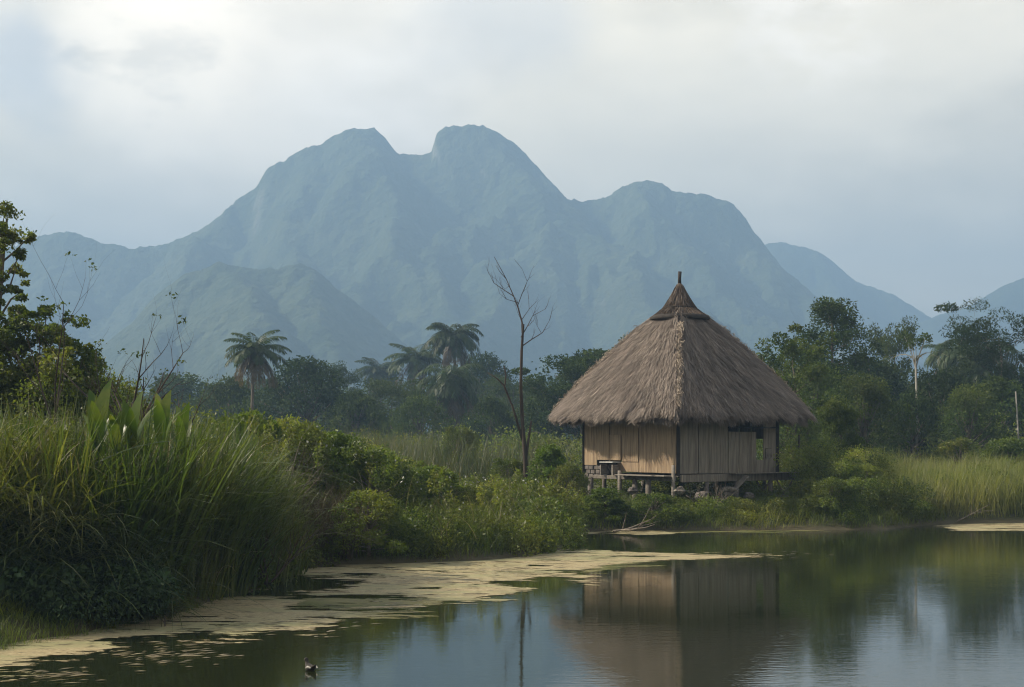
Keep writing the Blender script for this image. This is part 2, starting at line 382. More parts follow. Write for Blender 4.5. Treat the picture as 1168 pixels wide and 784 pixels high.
# ------------------------------------------------------------------ mountains
def massif(name, ridges, xr, yr, step, slope, amp, seed, base=0.0, rnd=12, tree=2.2):
    X, Y = np.meshgrid(np.arange(*xr, step), np.arange(*yr, step))
    wx_ = X+45*(fbm(X/130, Y/130, 3, seed+20)-.5); wy_ = Y+45*(fbm(X/130, Y/130, 3, seed+40)-.5)
    Z = np.full(X.shape, -30.0); D = np.full(X.shape, 1e9)
    for k, (pts, sl, main) in enumerate(ridges):
        P = [at(*p) for p in pts]
        QX, QY = (X, Y) if main else (wx_, wy_)
        if main:
            dy_ = np.abs(Y-P[0].y+18*(fbm(X/60, Y*0, 2, seed+60)-.5)); D = dy_
            xs_ = X+np.minimum(dy_, 220)*1.1*(fbm(X/150, Y/110, 3, seed+61)-.5)*np.clip(dy_/40, 0, 1)
            Z = np.interp(xs_, [p.x for p in P], [p.z for p in P])-sl*slope*(np.sqrt(dy_**2+rnd*rnd)-rnd)
            cap_ = np.interp(X, [p.x for p in P], [p.z for p in P])-.32*dy_+1.5
            continue
        for a, b in zip(P[:-1], P[1:]):
            ex, ey = b.x-a.x, b.y-a.y
            t = np.clip(((QX-a.x)*ex+(QY-a.y)*ey)/(ex*ex+ey*ey), 0, 1)
            d = np.hypot(QX-a.x-t*ex, QY-a.y-t*ey); zr = a.z+t*(b.z-a.z)
            z_ = zr-sl*slope*(np.sqrt(d*d+rnd*rnd)-rnd)
            Z = np.maximum(Z, z_)
    
    f = np.clip(D/90, .0, 1)
    n = fbm(X/120, Y/120, 5, seed, True)-.62; n2 = fbm(X/45, Y/45, 4, seed+3, True)-.6
    fl = fbm(wx_/70, wy_/260, 4, seed+13, True)-.6; Z = Z+amp*1.2*fl*f*np.clip((Z+10)/60, 0, 1)
    Z = Z+(amp*n*1.6+amp*.32*n2)*f*np.clip((Z+10)/60, 0, 1)
    Z = np.minimum(Z, cap_)
    Z = Z+tree*(fbm(X/6, Y/6, 3, seed+8)-.5)*3
    Z = np.where(Z < base-12, base-12, Z)
    o = link(name, grid_mesh(name, X, Y, Z), M['mountain']); return tag(o, kind='structure')
Ym = 1500
main = [(-260, 400, Ym), (-120, 330, Ym), (0, 290, Ym), (30, 277, Ym), (62, 265, Ym), (85, 265, Ym), (110, 276, Ym), (150, 285, Ym), (190, 278, Ym), (230, 262, Ym), (255, 245, Ym), (268, 228, Ym), (292, 214, Ym),
        (306, 192, Ym), (330, 181, Ym), (368, 163, Ym), (392, 151, Ym), (410, 146, Ym), (428, 149, Ym), (443, 163, Ym), (455, 178, Ym), (472, 179, Ym), (492, 174, Ym), (498, 155, Ym), (508, 145, Ym), (545, 143, Ym), (572, 152, Ym),
        (600, 175, Ym), (622, 203, Ym), (645, 227, Ym), (665, 232, Ym), (690, 228, Ym), (712, 213, Ym), (735, 206, Ym), (755, 210, Ym), (768, 221, Ym), (800, 223, Ym), (828, 229, Ym), (845, 244, Ym), (860, 268, Ym),
        (890, 305, Ym), (940, 345, Ym), (1000, 385, Ym), (1080, 430, Ym), (1200, 470, Ym)]
spurs = [
    ([(545, 143, Ym), (575, 195, 1440), (560, 225, 1400), (520, 262, 1340), (480, 300, 1260), (470, 350, 1160)], 1.0, False),
    ([(600, 175, Ym), (640, 240, 1430), (655, 265, 1380), (700, 300, 1300), (740, 330, 1230), (800, 380, 1120), (860, 430, 1040)], 1.0, False),
    ([(655, 262, 1380), (600, 280, 1310), (560, 305, 1250), (540, 345, 1150), (520, 400, 1050)], 1.05, False),
    ([(410, 146, Ym), (418, 190, 1430), (440, 225, 1380), (470, 262, 1320), (440, 300, 1260), (390, 330, 1200), (380, 390, 1090)], 1.0, False),
    ([(370, 163, Ym), (350, 205, 1440), (330, 250, 1360), (335, 290, 1300), (310, 340, 1200)], 1.1, False),
    ([(268, 228, Ym), (240, 280, 1420), (200, 320, 1350), (170, 370, 1250)], 1.0, False),
    ([(735, 206, Ym), (742, 245, 1440), (775, 300, 1370), (840, 350, 1280), (890, 395, 1200), (940, 440, 1100)], 1.0, False),
    ([(828, 229, Ym), (850, 280, 1450), (900, 330, 1400), (960, 375, 1320), (1040, 430, 1200)], 1.0, False),
    ([(75, 264, Ym), (60, 310, 1430), (40, 360, 1350), (0, 420, 1250)], 1.0, False),
]
massif('mountain_massif', [(main, 1.5, True)]+spurs, (-1000, 760), (1000, 1800), 3.0, 1.0, 30, 3)
hill = [(60, 430, 900), (110, 398, 900), (150, 370, 900), (182, 335, 900), (215, 312, 900), (250, 300, 900), (290, 308, 900), (318, 306, 900), (342, 300, 900), (360, 310, 900), (385, 333, 900), (420, 358, 900), (450, 383, 900), (500, 425, 900), (560, 470, 900)]
hs = [([(250, 300, 900), (262, 330, 850), (300, 375, 790), (320, 420, 740)], 1.0, False), ([(200, 320, 900), (180, 370, 840), (140, 420, 770)], 1.0, False), ([(345, 300, 900), (350, 340, 860), (390, 395, 800), (420, 440, 760)], 1.0, False)]
hill = [(a, b, c*1.13) for a, b, c in hill]; hs = [([(a, b, c*1.13) for a, b, c in p_], k_, m_) for p_, k_, m_ in hs]
massif('hill', [(hill, 1.2, True)]+hs, (-480, 40), (790, 1190), 1.8, 1.0, 12, 31, rnd=14, tree=1.3)
far = [(800, 330, 2100), (860, 279, 2100), (890, 277, 2100), (925, 285, 2100), (945, 294, 2100), (975, 320, 2100), (1020, 338, 2100), (1062, 362, 2100), (1120, 400, 2100), (1200, 440, 2100)]
fs = [([(925, 285, 2100), (950, 340, 2000), (1010, 400, 1900)], 1.0, False)]
massif('mountain_range', [(far, 1.2, True)]+fs, (180, 900), (1850, 2350), 4, 1.0, 22, 51, tree=2)
far2 = [(980, 420, 1900), (1030, 378, 1900), (1068, 360, 1900), (1100, 352, 1900), (1125, 340, 1900), (1150, 323, 1900), (1175, 315, 1900), (1230, 290, 1900), (1320, 262, 1900), (1450, 300, 1900), (1700, 420, 1900)]
f2s = [([(1150, 323, 1900), (1120, 370, 1800), (1080, 430, 1680)], 1.0, False), ([(1230, 290, 1900), (1230, 360, 1780), (1200, 430, 1650)], 1.0, False)]
massif('mountain_ridge', [(far2, 1.1, True)]+f2s, (430, 1300), (1620, 2150), 4, 1.0, 22, 71, tree=2)

# ------------------------------------------------------------------ trees (prototypes share mesh data)
def rv(rng, s=1.0): return Vector(rng.normal(size=3))*s
def make_tree_mesh(seed, H, shape='round', spread=.42, trunk=.035, base=.25, nl=13, clump_r=.11, leaves_n=170, leaf=.24, sub=3, lean=0.0, sides=6, squash=.7, twigs=True):
    """returns (wood mesh, crown mesh) of a tree H metres tall standing at the origin"""
    rng = np.random.default_rng(seed); wood, crown = Acc(), Acc()
    top = H*(.86 if shape != 'flat' else .80); pts = []; x = y = 0.0; k = 8
    for i in range(k+1):
        t = i/k; pts.append(Vector((x+lean*H*t*t, y, top*t))); x += rng.normal()*H*.012; y += rng.normal()*H*.012
    r0 = H*trunk*.5
    tube(wood, pts, [r0*(1.35 if i == 0 else 1)*(1-i/k*.82) for i in range(k+1)], sides)
    tips = [(pts[-1], 1.0)]
    for j in range(nl):
        t = base+(.97-base)*(j+.5)/nl; f = t*k; i = min(int(f), k-1); p = pts[i].lerp(pts[i+1], f-i)
        prof = {'round': math.sin(math.pi*min(1, (t-base)/(1-base)*.82+.16))**.6, 'cone': 1.05-.8*(t-base)/(1-base), 'flat': .35+.75*((t-base)/(1-base)), 'open': .8, 'column': .6}[shape]
        az = j*2.4+rng.normal()*.35; up = {'round': .55, 'cone': .35, 'flat': .42, 'open': .8, 'column': .7}[shape]
        Lb = H*spread*prof*(.75+.4*rng.random()); d = Vector((math.cos(az), math.sin(az), up+.2*rng.normal())).normalized()
        q = [p]; dd = d.copy()
        for s in range(4): dd = (dd+rv(rng, .16)+Vector((0, 0, .06))).normalized(); q.append(q[-1]+dd*Lb/4)
        rb = r0*(1-t*.75)*.5
        tube(wood, q, [rb*(1-s*.2) for s in range(5)], 4)
        tips.append((q[-1], 1.0)); tips.append((q[3], .8))
        for b in range(sub):
            s0 = q[2+b % 3]; d2 = (d*.6+rv(rng, .6)+Vector((0, 0, .25))).normalized(); l2 = Lb*(.25+.25*rng.random())
            q2 = [s0, s0+d2*l2*.5+rv(rng, .02*H), s0+d2*l2]
            tube(wood, q2, [rb*.45, rb*.3, rb*.15], 4); tips.append((q2[-1], .85))
    for p, s in tips:
        r = H*clump_r*s*(.7+.6*rng.random()); n = int(leaves_n*(.6+.7*rng.random()))
        clump(crown, (p.x, p.y, p.z), r, n, leaf, tint=.25+.6*rng.random(), squash=squash, rng=rng)
    return wood.mesh('trunk', True), crown.mesh('crown')
def mass_tree_mesh(seed, H, W, n=42, leaf=.26, per=330, low=.12):
    """dense round crown nearly to the ground built of many uneven clumps"""
    rng = np.random.default_rng(seed); wood, crown = Acc(), Acc()
    tube(wood, [(0, 0, 0), (.02*H, 0, H*.3), (0, .02*H, H*.6), (0, 0, H*.8)], [H*.03, H*.024, H*.016, H*.006], 6)
    for j in range(n):
        u = low+(1-low)*((j+.5)/n)**.8; az = j*2.399+rng.normal()*.3
        prof = math.sin(math.pi*min(.98, .22+u*.74))**.55
        R = W*.5*prof*(.55+.5*rng.random()); r = H*(.10+.085*rng.random())
        p = np.array([math.cos(az)*max(R-r*.4, 0), math.sin(az)*max(R-r*.4, 0), H*u*.93-r*.2])
        tube(wood, [(0, 0, H*u*.5), (p[0]*.5, p[1]*.5, (H*u*.5+p[2])*.5), tuple(p)], [H*.010, H*.007, H*.003], 4)
        clump(crown, p, r, int(per*(.7+.6*rng.random())), leaf, tint=.2+.65*rng.random(), squash=.75, rng=rng)
    return wood.mesh('trunk', True), crown.mesh('crown')
def palm_mesh(seed, H, nf=24, FL=2.9, dead=0, droop=.55, lean=.03):
    rng = np.random.default_rng(seed); wood, crown, dry = Acc(), Acc(), Acc()
    k = 9; pts = [Vector((lean*H*(i/k)**2, .01*H*math.sin(i), (H-.2)*i/k)) for i in range(k+1)]
    tube(wood, pts, [.24 if i == 0 else .17-.05*i/k for i in range(k+1)], 8)
    c = pts[-1]
    def frond(acc, az, el, L, drp, leaflen, dens=40):
        n = 9; P = []; p = Vector(c); e = el
        for i in range(n+1):
            P.append(p.copy()); p = p+Vector((math.cos(az)*math.cos(e), math.sin(az)*math.cos(e), math.sin(e)))*L/n; e -= drp/n*(1+.5*i/n)
            e = max(e, -1.5)
        tube(acc, P, [.035*(1-i/n*.85) for i in range(n+1)], 4)
        A = np.array([tuple(q) for q in P]); ts = np.repeat(np.linspace(.10, .99, dens), 2); f = ts*n; i = np.minimum(f.astype(int), n-1)
        C = A[i]+(A[i+1]-A[i])*(f-i)[:, None]; T = nrm(A[i+1]-A[i]); S = nrm(np.cross(T, np.array([0, 0, 1.0])+rng.normal(size=3)*.1)); sg = np.tile([1, -1], dens)[:, None]
        D = nrm(S*sg*.9+T*.55+np.array([0, 0, -.45])+rng.normal(size=C.shape)*.10)
        ll = leaflen*np.sin(np.pi*(.15+.8*ts))**.6*(.85+.3*rng.random(len(ts)))
        Cc = C+D*ll[:, None]*.5
        nrml = nrm(np.cross(D, T)); W = .095; Sd = np.cross(D, nrml)
        tip = C+D*ll[:, None]; tip[:, 2] -= ll*.28
        V = np.stack([C-Sd*.012, Cc-Sd*W*.5, tip, Cc+Sd*W*.5], 1); m_ = len(C)
        acc.add(V, np.arange(4*m_).reshape(m_, 4), rng.random(m_), .3+.5*rng.random())
    for j in range(nf):
        az = j*2.399+rng.normal()*.2; u = j/(nf-1)
        el = 1.35-1.55*u**.9+rng.normal()*.1
        frond(crown, az, el, FL*(.85+.3*rng.random()), droop+1.0*(1-abs(u-.4))+rng.normal()*.1, .85)
    for j in range(dead):
        frond(dry, j*2.399, -.65-.5*rng.random(), FL*(1.0+.35*rng.random()), .8, .75, 30)
    return wood.mesh('trunk', True), crown.mesh('crown'), (dry.mesh('dead_fronds') if dead else None)

PROTO, HT = {}, {}
def proto(key, meshes, leafm, barkm):
    co = np.zeros(len(meshes[1].vertices)*3, np.float32); meshes[1].vertices.foreach_get('co', co); HT[key] = float(np.percentile(co[2::3], 99.7))
    PROTO[key] = (meshes, leafm, barkm)
def plant(key, name, px, topy, Y, H0, label, cat, group=None, rz=0, lean=0, zb=None, ws=1.0):
    """stand prototype KEY (H0 metres tall) at distance Y so that its top reaches pixel row TOPY"""
    X = (px-CX)/F*Y; z = float(gheight(np.array([X]), np.array([Y]))[0])-.05 if zb is None else zb
    s = (CAMZ-(topy-HY)/F*Y-z)/HT[key]
    ms, lm, bm_ = PROTO[key]
    r = empty(name, (X, Y, z), label, cat, group, rz, s); r.scale = (s*ws, s*ws, s)
    link('trunk', ms[0], bm_, r); link('crown', ms[1], lm, r)
    if len(ms) > 2 and ms[2] is not None: d = link('dead_fronds', ms[2], M['palm_dead'], r); d['label'] = 'dry brown fronds hanging under the crown'
    return r

proto('round', make_tree_mesh(1, 11, 'round', .40, .035, .28, 13, .105, 200, .24), M['leaf_far'], M['bark'])
proto('round2', make_tree_mesh(2, 11, 'round', .46, .035, .22, 15, .12, 210, .25), M['leaf_far'], M['bark'])
proto('flat', make_tree_mesh(3, 11, 'flat', .52, .045, .45, 14, .10, 400, .22, squash=.5), M['leaf_dark'], M['bark'])
proto('cone', make_tree_mesh(4, 12, 'cone', .30, .03, .15, 22, .075, 210, .17), M['leaf_dark'], M['bark'])
proto('open', make_tree_mesh(5, 9, 'open', .34, .03, .30, 10, .07, 120, .20), M['leaf_mid'], M['bark'])
proto('bigopen', make_tree_mesh(6, 13, 'flat', .40, .035, .35, 17, .085, 330, .17, squash=.55), M['leaf_dark'], M['bark'])
proto('mass', mass_tree_mesh(7, 9, 10), M['leaf_dark'], M['bark'])
proto('mass2', mass_tree_mesh(8, 8, 8.5, 36), M['leaf_far'], M['bark'])
proto('mass3', mass_tree_mesh(9, 8, 7.5, 40, .2, 420), M['leaf_mid'], M['bark'])
proto('shrub', mass_tree_mesh(10, 2.0, 2.3, 34, .07, 330, .1), M['leaf_bank'], M['twig'])
proto('shrub_bright', mass_tree_mesh(12, 2.0, 1.9, 24, .08, 420, .08), M['leaf_bright'], M['twig'])
proto('sapling', make_tree_mesh(13, 5, 'column', .30, .022, .12, 15, .085, 190, .11), M['leaf_mid'], M['bark'])
proto('palm_a', palm_mesh(21, 13, 28, 3.3, 16), M['palm'], M['bark'])
proto('palm_b', palm_mesh(22, 13, 28, 3.2, 10, .9), M['palm'], M['bark'])
proto('palm_c', palm_mesh(23, 12, 26, 3.2, 6, .7), M['palm'], M['bark'])
proto('palm_low', palm_mesh(24, 8, 30, 3.8, 14, 1.3), M['palm'], M['bark'])

GP = 'coconut palms rising above the far treeline'; GT = 'broadleaf trees of the treeline behind the pond'
T = [
 ('palm_a', 'palm_tree', 286, 376, 100, 14.9, 'palm with a brown skirt of dead fronds, alone above the trees', 'palm tree', GP, 0.3, 1.22),
 ('palm_c', 'palm_tree', 434, 408, 205, 13.6, 'smallest and haziest palm, left of the feathery palm', 'palm tree', GP, 2, 1.25),
 ('palm_c', 'palm_tree', 472, 391, 165, 13.6, 'feathery pale palm between the tiny hazy palm and the tallest one', 'palm tree', GP, 1, 1.3),
 ('palm_b', 'palm_tree', 520, 369, 150, 14.6, 'tallest palm of the middle cluster, drooping crown above the others', 'palm tree', GP, 4, 1.15),
 ('palm_low', 'palm_tree', 512, 414, 120, 9.7, 'low palm with long hanging fronds in front of the tallest palm', 'palm tree', GP, 0, 1.15),
 ('palm_low', 'palm_tree', 1122, 384, 100, 9.7, 'palm with big arching dry fronds beside the layered tree', 'palm tree', 'palms among the trees behind the reeds', 2, 1.15),
 ('palm_b', 'palm_tree', 1084, 390, 118, 14.6, 'palm half sunk in foliage right of the white trunked tree', 'palm tree', 'palms among the trees behind the reeds', 2, 1.1),
 ('mass', 'broadleaf_tree', 350, 410, 118, 9.2, 'dark rounded tree right of the lone skirted palm', 'tree', GT, 1, 1.05),
 ('mass2', 'broadleaf_tree', 262, 432, 122, 8.2, 'low green tree under the lone skirted palm', 'tree', GT, 3, 1),
 ('round', 'broadleaf_tree', 388, 415, 165, 11.6, 'slim hazy tree poking up right of the dark rounded tree', 'tree', GT, 1, .8),
 ('round2', 'broadleaf_tree', 445, 432, 130, 11.8, 'hazy spreading tree below the feathery palm', 'tree', GT, 2, 1.25),
 ('mass2', 'broadleaf_tree', 405, 448, 115, 8.2, 'pale green bushy tree just right of the dark rounded tree', 'tree', GT, 5, 1),
 ('mass', 'broadleaf_tree', 548, 405, 158, 9.2, 'dark tree directly behind the tallest palm', 'tree', GT, 2, .75),
 ('mass2', 'broadleaf_tree', 478, 452, 112, 8.2, 'grey green bushy tree left of the low drooping palm', 'tree', GT, 0, 1),
 ('round2', 'broadleaf_tree', 590, 430, 140, 11.8, 'hazy tree behind the forked foot of the bare tree', 'tree', GT, 4, 1.1),
 ('flat', 'broadleaf_tree', 657, 384, 100, 11.2, 'dark flat topped layered tree behind the hut roof', 'tree', GT, 1, 1.25),
 ('mass', 'broadleaf_tree', 668, 402, 104, 9.2, 'dense dark tree touching the left slope of the hut roof', 'tree', GT, 3, .95),
 ('mass2', 'broadleaf_tree', 632, 440, 105, 8.2, 'green bushy tree under the flat topped tree', 'tree', GT, 3, 1),
 ('mass2', 'broadleaf_tree', 560, 455, 108, 8.2, 'low bushy tree right of the low drooping palm', 'tree', GT, 2, .9),
 ('mass2', 'broadleaf_tree', 205, 428, 150, 8.2, 'hazy tree behind the bare twiggy shrub', 'tree', GT, 1, 1.4),
 ('open', 'broadleaf_tree', 905, 370, 62, 9.5, 'airy tree with large leaves close beside the hut roof', 'tree', GT, 1, .95),
 ('cone', 'broadleaf_tree', 958, 341, 80, 12.3, 'tall pointed tree, highest right of the hut', 'tree', GT, 0, 1.05),
 ('round', 'broadleaf_tree', 1022, 366, 108, 11.6, 'small round crowned tree left of the white trunked tree', 'tree', GT, 2, .6),
 ('bigopen', 'broadleaf_tree', 1152, 336, 88, 13.0, 'large tree with layered clumps of leaves at the picture edge', 'tree', GT, 1, .95),
 ('mass', 'broadleaf_tree', 1072, 424, 84, 9.2, 'rounded dark tree under the white trunked tree', 'tree', GT, 4, .95),
 ('mass', 'broadleaf_tree', 1002, 412, 96, 9.2, 'very dark tree mass behind the tall pointed tree', 'tree', GT, 0, 1.1),
 ('mass3', 'broadleaf_tree', 930, 418, 72, 8.2, 'leafy green tree between the hut roof and the pointed tree', 'tree', GT, 1, .95),
 ('mass2', 'broadleaf_tree', 1135, 432, 80, 8.2, 'bushy tree under the large layered tree', 'tree', GT, 2, 1),
 ('mass', 'broadleaf_tree', 1200, 420, 92, 9.2, 'dark tree cut by the right edge', 'tree', GT, 2, 1),
 ('mass2', 'broadleaf_tree', 1040, 448, 76, 8.2, 'low bushy tree beside the foot of the white trunk', 'tree', GT, 6, .8),
 ('mass', 'broadleaf_tree', 860, 430, 84, 9.2, 'dark bushy tree hidden behind the hut roof', 'tree', GT, 6, 1),
 ('mass3', 'broadleaf_tree', 905, 455, 58, 8.2, 'yellowish green bushy tree behind the hut veranda', 'tree', GT, 2, .8),
 ('mass3', 'broadleaf_tree', 985, 428, 68, 8.2, 'leafy tree standing between the pointed tree and the white trunk', 'tree', GT, 5, .9),
 ('mass3', 'broadleaf_tree', 1105, 440, 74, 8.2, 'light green bushy tree in front of the arching dry palm', 'tree', GT, 3, .9),
 ('round2', 'broadleaf_tree', 885, 405, 78, 11.8, 'broad tree rising just behind the hut roof slope', 'tree', GT, 3, .8),
 ('sapling', 'young_tree', 962, 455, 50, 5.2, 'young tree with loose leaves standing right of the hut', 'tree', None, 2, 1.0),
 ('sapling', 'young_tree', 936, 500, 48, 5.2, 'slender sapling close to the hut veranda', 'tree', None, 4, .9),
]
GS = 'leafy shrubs growing on the banks'
T += [
 ('shrub_bright', 'shrub', 626, 508, 43, 2.05, 'bright yellow green shrub just left of the hut', 'shrub', GS, 1, 1.0),
 ('shrub', 'shrub', 648, 530, 42, 2.05, 'dark shrub against the left wall foot of the hut', 'shrub', GS, 4, .95),
 ('shrub', 'shrub', 522, 486, 66, 2.05, 'solitary dark shrub in the pale reeds under the low palm', 'shrub', GS, 2, .8),
 ('shrub', 'shrub', 578, 523, 44, 2.05, 'dark shrub left of the bare tree foot', 'shrub', GS, 2, 1.1),
 ('shrub_bright', 'shrub', 385, 494, 33, 2.05, 'leafy yellow green shrub with pale flowers on the bank crest', 'shrub', GS, 0, 1.0),
 ('shrub', 'shrub', 330, 478, 32, 2.05, 'tall mixed green shrub beside the tall reeds', 'shrub', GS, 1, 1.0),
 ('shrub_bright', 'shrub', 282, 470, 31, 2.05, 'bright leaved shrub rising behind the tall reeds', 'shrub', GS, 3, .9),
 ('shrub', 'shrub', 430, 512, 33, 2.05, 'dark green shrub on the bank between two bright ones', 'shrub', GS, 3, 1.2),
 ('shrub_bright', 'shrub', 490, 532, 34, 2.05, 'low bright shrub halfway along the bank', 'shrub', GS, 3, 1.4),
 ('shrub', 'shrub', 420, 560, 29.5, 2.05, 'dark hollowed shrub low on the bank above the algae', 'shrub', GS, 1, 1.2),
 ('shrub', 'shrub', 545, 555, 34, 2.05, 'wide green shrub above the end of the algae crust', 'shrub', GS, 5, 1.5),
 ('shrub_bright', 'shrub', 690, 557, 41.0, 2.05, 'low rounded shrub in front of the hut stilts', 'shrub', GS, 5, 1.9),
 ('shrub', 'shrub', 745, 563, 40.8, 2.05, 'low dark shrub on the waterline under the near hut corner', 'shrub', GS, 2, 2.0),
 ('shrub', 'shrub', 985, 530, 43.5, 2.05, 'leafy shrub at the waterline where the reeds begin', 'shrub', GS, 2, 1.1),
 ('shrub', 'shrub', 950, 545, 42, 2.05, 'dark shrub overhanging the water right of the hut', 'shrub', GS, 0, 1.3),
 ('shrub', 'shrub', 1095, 500, 60, 2.05, 'white flecked shrub standing in the pale reeds', 'shrub', GS, 3, 1.3),
 ('shrub_bright', 'shrub', 1150, 500, 58, 2.05, 'broad green shrub in the reeds near the picture edge', 'shrub', GS, 3, 1.4),
]
for row in T:
    key, nm, px, ty, Y, H0, lab, cat, grp, rz, ws = row
    plant(key, nm, px, ty, Y, H0, lab, cat, grp, rz, ws=ws)

# white trunked tree with hanging dead leaves
def poly(a, *pts): return [Vector(p) for p in (a,)+pts]
wt = empty('white_trunk_tree', at(1045, 500, 76)*1.0, 'slim white trunked tree with drooping dead leaves at its top', 'tree')
wt.location.z = .55; q = Acc(); Hh = (CAMZ-(372-HY)/F*76)-.55
tube(q, [(0, 0, 0), (.05, 0, Hh*.4), (-.03, 0, Hh*.75)], [.085, .065, .05], 8)
c2 = Acc()
for k, (a, l) in enumerate(((.4, 1.9), (1.9, 1.6), (2.8, 2.0), (4.4, 1.5), (5.5, 1.7))):
    e = Vector((math.cos(a)*l*.3, math.sin(a)*l*.3, Hh*.75+l*.75)); tube(q, [(-.03, 0, Hh*.72), (e.x*.4, e.y*.4, Hh*.75+l*.3), tuple(e)], [.035, .025, .012], 5)
    clump(c2, tuple(e), .42, 110, .15, tint=.5)
link('trunk', q.mesh('trunk', True), M['bark_pale'], wt); link('crown', c2.mesh('crown'), M['leaf_mid'], wt)
q = Acc(); blades(q, np.tile([[-.05, 0, Hh*.76]], (9, 1)), RNG.uniform(.8, 1.5, 9), .10, .35, 1.1, k=6)
d_ = link('dead_leaves', q.mesh('dead'), M['straw_dead'], wt)

# thin white stem at right, bare tree near the hut, dead shrubs at left
def branchy(acc, p, d, L, r, depth, rng, bend=.25, nb=3, tips=None):
    pts = [Vector(p)]; dd = Vector(d).normalized(); n = 5
    for i in range(n): dd = (dd+rv(rng, bend*.35)+Vector((0, 0, .05))).normalized(); pts.append(pts[-1]+dd*L/n)
    tube(acc, pts, [r*(1-.72*i/n) for i in range(n+1)], 5 if r > .02 else 4)
    if tips is not None: tips.append(pts[-1])
    if depth:
        for b in range(nb):
            i = 1+int(rng.integers(0, n)); s = rv(rng, 1); s = (s-dd*s.dot(dd)).normalized()
            branchy(acc, pts[min(i, n)], (dd*.8+s*.75+Vector((0, 0, .25))), L*(.42+.25*rng.random()), r*(1-.72*i/n)*.7, depth-1, rng, bend, nb, tips)
Yb = 43.5; b0 = at(601, 548, Yb); b0.z = .5
bt = empty('bare_tree', b0, 'tall leafless tree with forked trunk left of the hut', 'tree')
def rel(px, py, o=b0, Y=Yb, dy=0): return tuple(at(px, py, Y)-o+Vector((0, dy, 0)))
q = Acc()
tube(q, [(0, 0, 0), rel(599, 520), rel(596, 485), rel(594, 440), rel(595, 400), rel(597, 370)], [.085, .07, .06, .05, .042, .034], 7)
tube(q, [rel(597, 505), rel(585, 465), rel(575, 440), rel(567, 432), rel(556, 425)], [.045, .036, .03, .02, .010], 6)
tube(q, [rel(600, 520), rel(603, 500), rel(606, 480)], [.05, .04, .03], 6)
tube(q, [rel(576, 440), rel(577, 428), rel(575, 418)], [.025, .022, .015], 5)
link('trunk', q.mesh('trunk', True), M['bark_dark'], bt)
q = Acc(); rg = np.random.default_rng(5)
limbs = [([(597, 372), (592, 352), (586, 338), (577, 318), (563, 293)], .05, 0), ([(586, 338), (574, 330), (562, 322), (555, 308)], .03, .3), ([(590, 350), (596, 335), (601, 322), (595, 308)], .025, -.3),
         ([(595, 385), (602, 372), (607, 360), (622, 352)], .035, .2), ([(596, 395), (606, 388), (618, 380), (626, 366)], .04, -.2), ([(595, 380), (596, 365), (603, 352), (604, 340)], .03, .3), ([(589, 345), (578, 342), (570, 336)], .02, -.3),
         ([(581, 326), (576, 330), (566, 318), (557, 312)], .015, .2), ([(618, 380), (612, 372), (614, 366)], .015, 0)]
for pts, r, dy in limbs:
    P_ = [Vector(rel(px+.6*rg.normal(), py, dy=dy*i/3)) for i, (px, py) in enumerate(pts)]
    tube(q, P_, [r*.55*(1-.75*i/(len(P_)-1)) for i in range(len(P_))], 5)
    for k in range(3):
        i = 1+k % (len(P_)-1); branchy(q, P_[i], (P_[i]-P_[i-1]).normalized()+rv(rg, .5)+Vector((0, 0, .3)), .35+.35*rg.random(), r*.25, 1, rg, .3, 2)
link('branches', q.mesh('branches'), M['bark_dark'], bt)

def twiggy(name, px, py, Y, z, label, cat, stems, seed, mat='twig', H=1.6, r=.018, leafy=0, wide=.7):
    rg = np.random.default_rng(seed); o = at(px, py, Y); o.z = z; e = empty(name, o, label, cat); q = Acc(); tips = []
    for k in range(stems):
        a = k*2.4+rg.normal()*.4; branchy(q, (0, 0, 0), (math.cos(a)*wide, math.sin(a)*wide*.6, 1), H*(.7+.5*rg.random()), r, 2, rg, .3, 3, tips)
    link('branches', q.mesh('branches'), M[mat], e)
    if leafy:
        l = Acc()
        for t in tips[::leafy]: clump(l, tuple(t), .09, 9, .07, tint=.6)
        link('leaves', l.mesh('leaves'), M['leaf_mid'], e)
    return e
twiggy('bare_shrub', 150, 465, 23.5, 2.6, 'bare grey shrub with upturned twigs above the tall reeds', 'shrub', 8, 3, 'bark_dark', 1.5, .026, 5, .8)
twiggy('dead_sapling', 62, 440, 24, 2.6, 'thin leaning dead sapling with a few seed pods', 'sapling', 3, 8, 'bark_dark', 1.9, .022, 3, .3)
twiggy('bare_sapling', 205, 470, 25, 2.5, 'curved bare stem arching out of the reeds', 'sapling', 2, 15, 'bark_dark', 1.3, .02, 0, .9)
twiggy('tangled_shrub', 305, 665, 23.8, .1, 'tangle of dark bare twigs dipping into the algae', 'shrub', 9, 21, 'bark_dark', 1.3, .02, 0, 1.3)
twiggy('dry_shrub', 330, 520, 30, 1.0, 'dry pale twigs standing on the bank crest', 'shrub', 7, 24, 'twig', 1.5, .016, 0, .8)
q = Acc(); o = at(1165, 492, 75); o.z = .6; s = empty('dead_tree', o, 'thin pale dead stem in front of the edge trees', 'dead tree')
tube(q, [(0, 0, 0), (-.12, 0, 1.5), (-.3, 0, 4.6)], [.06, .05, .03], 6); link('trunk', q.mesh('stem', True), M['bark_pale'], s)
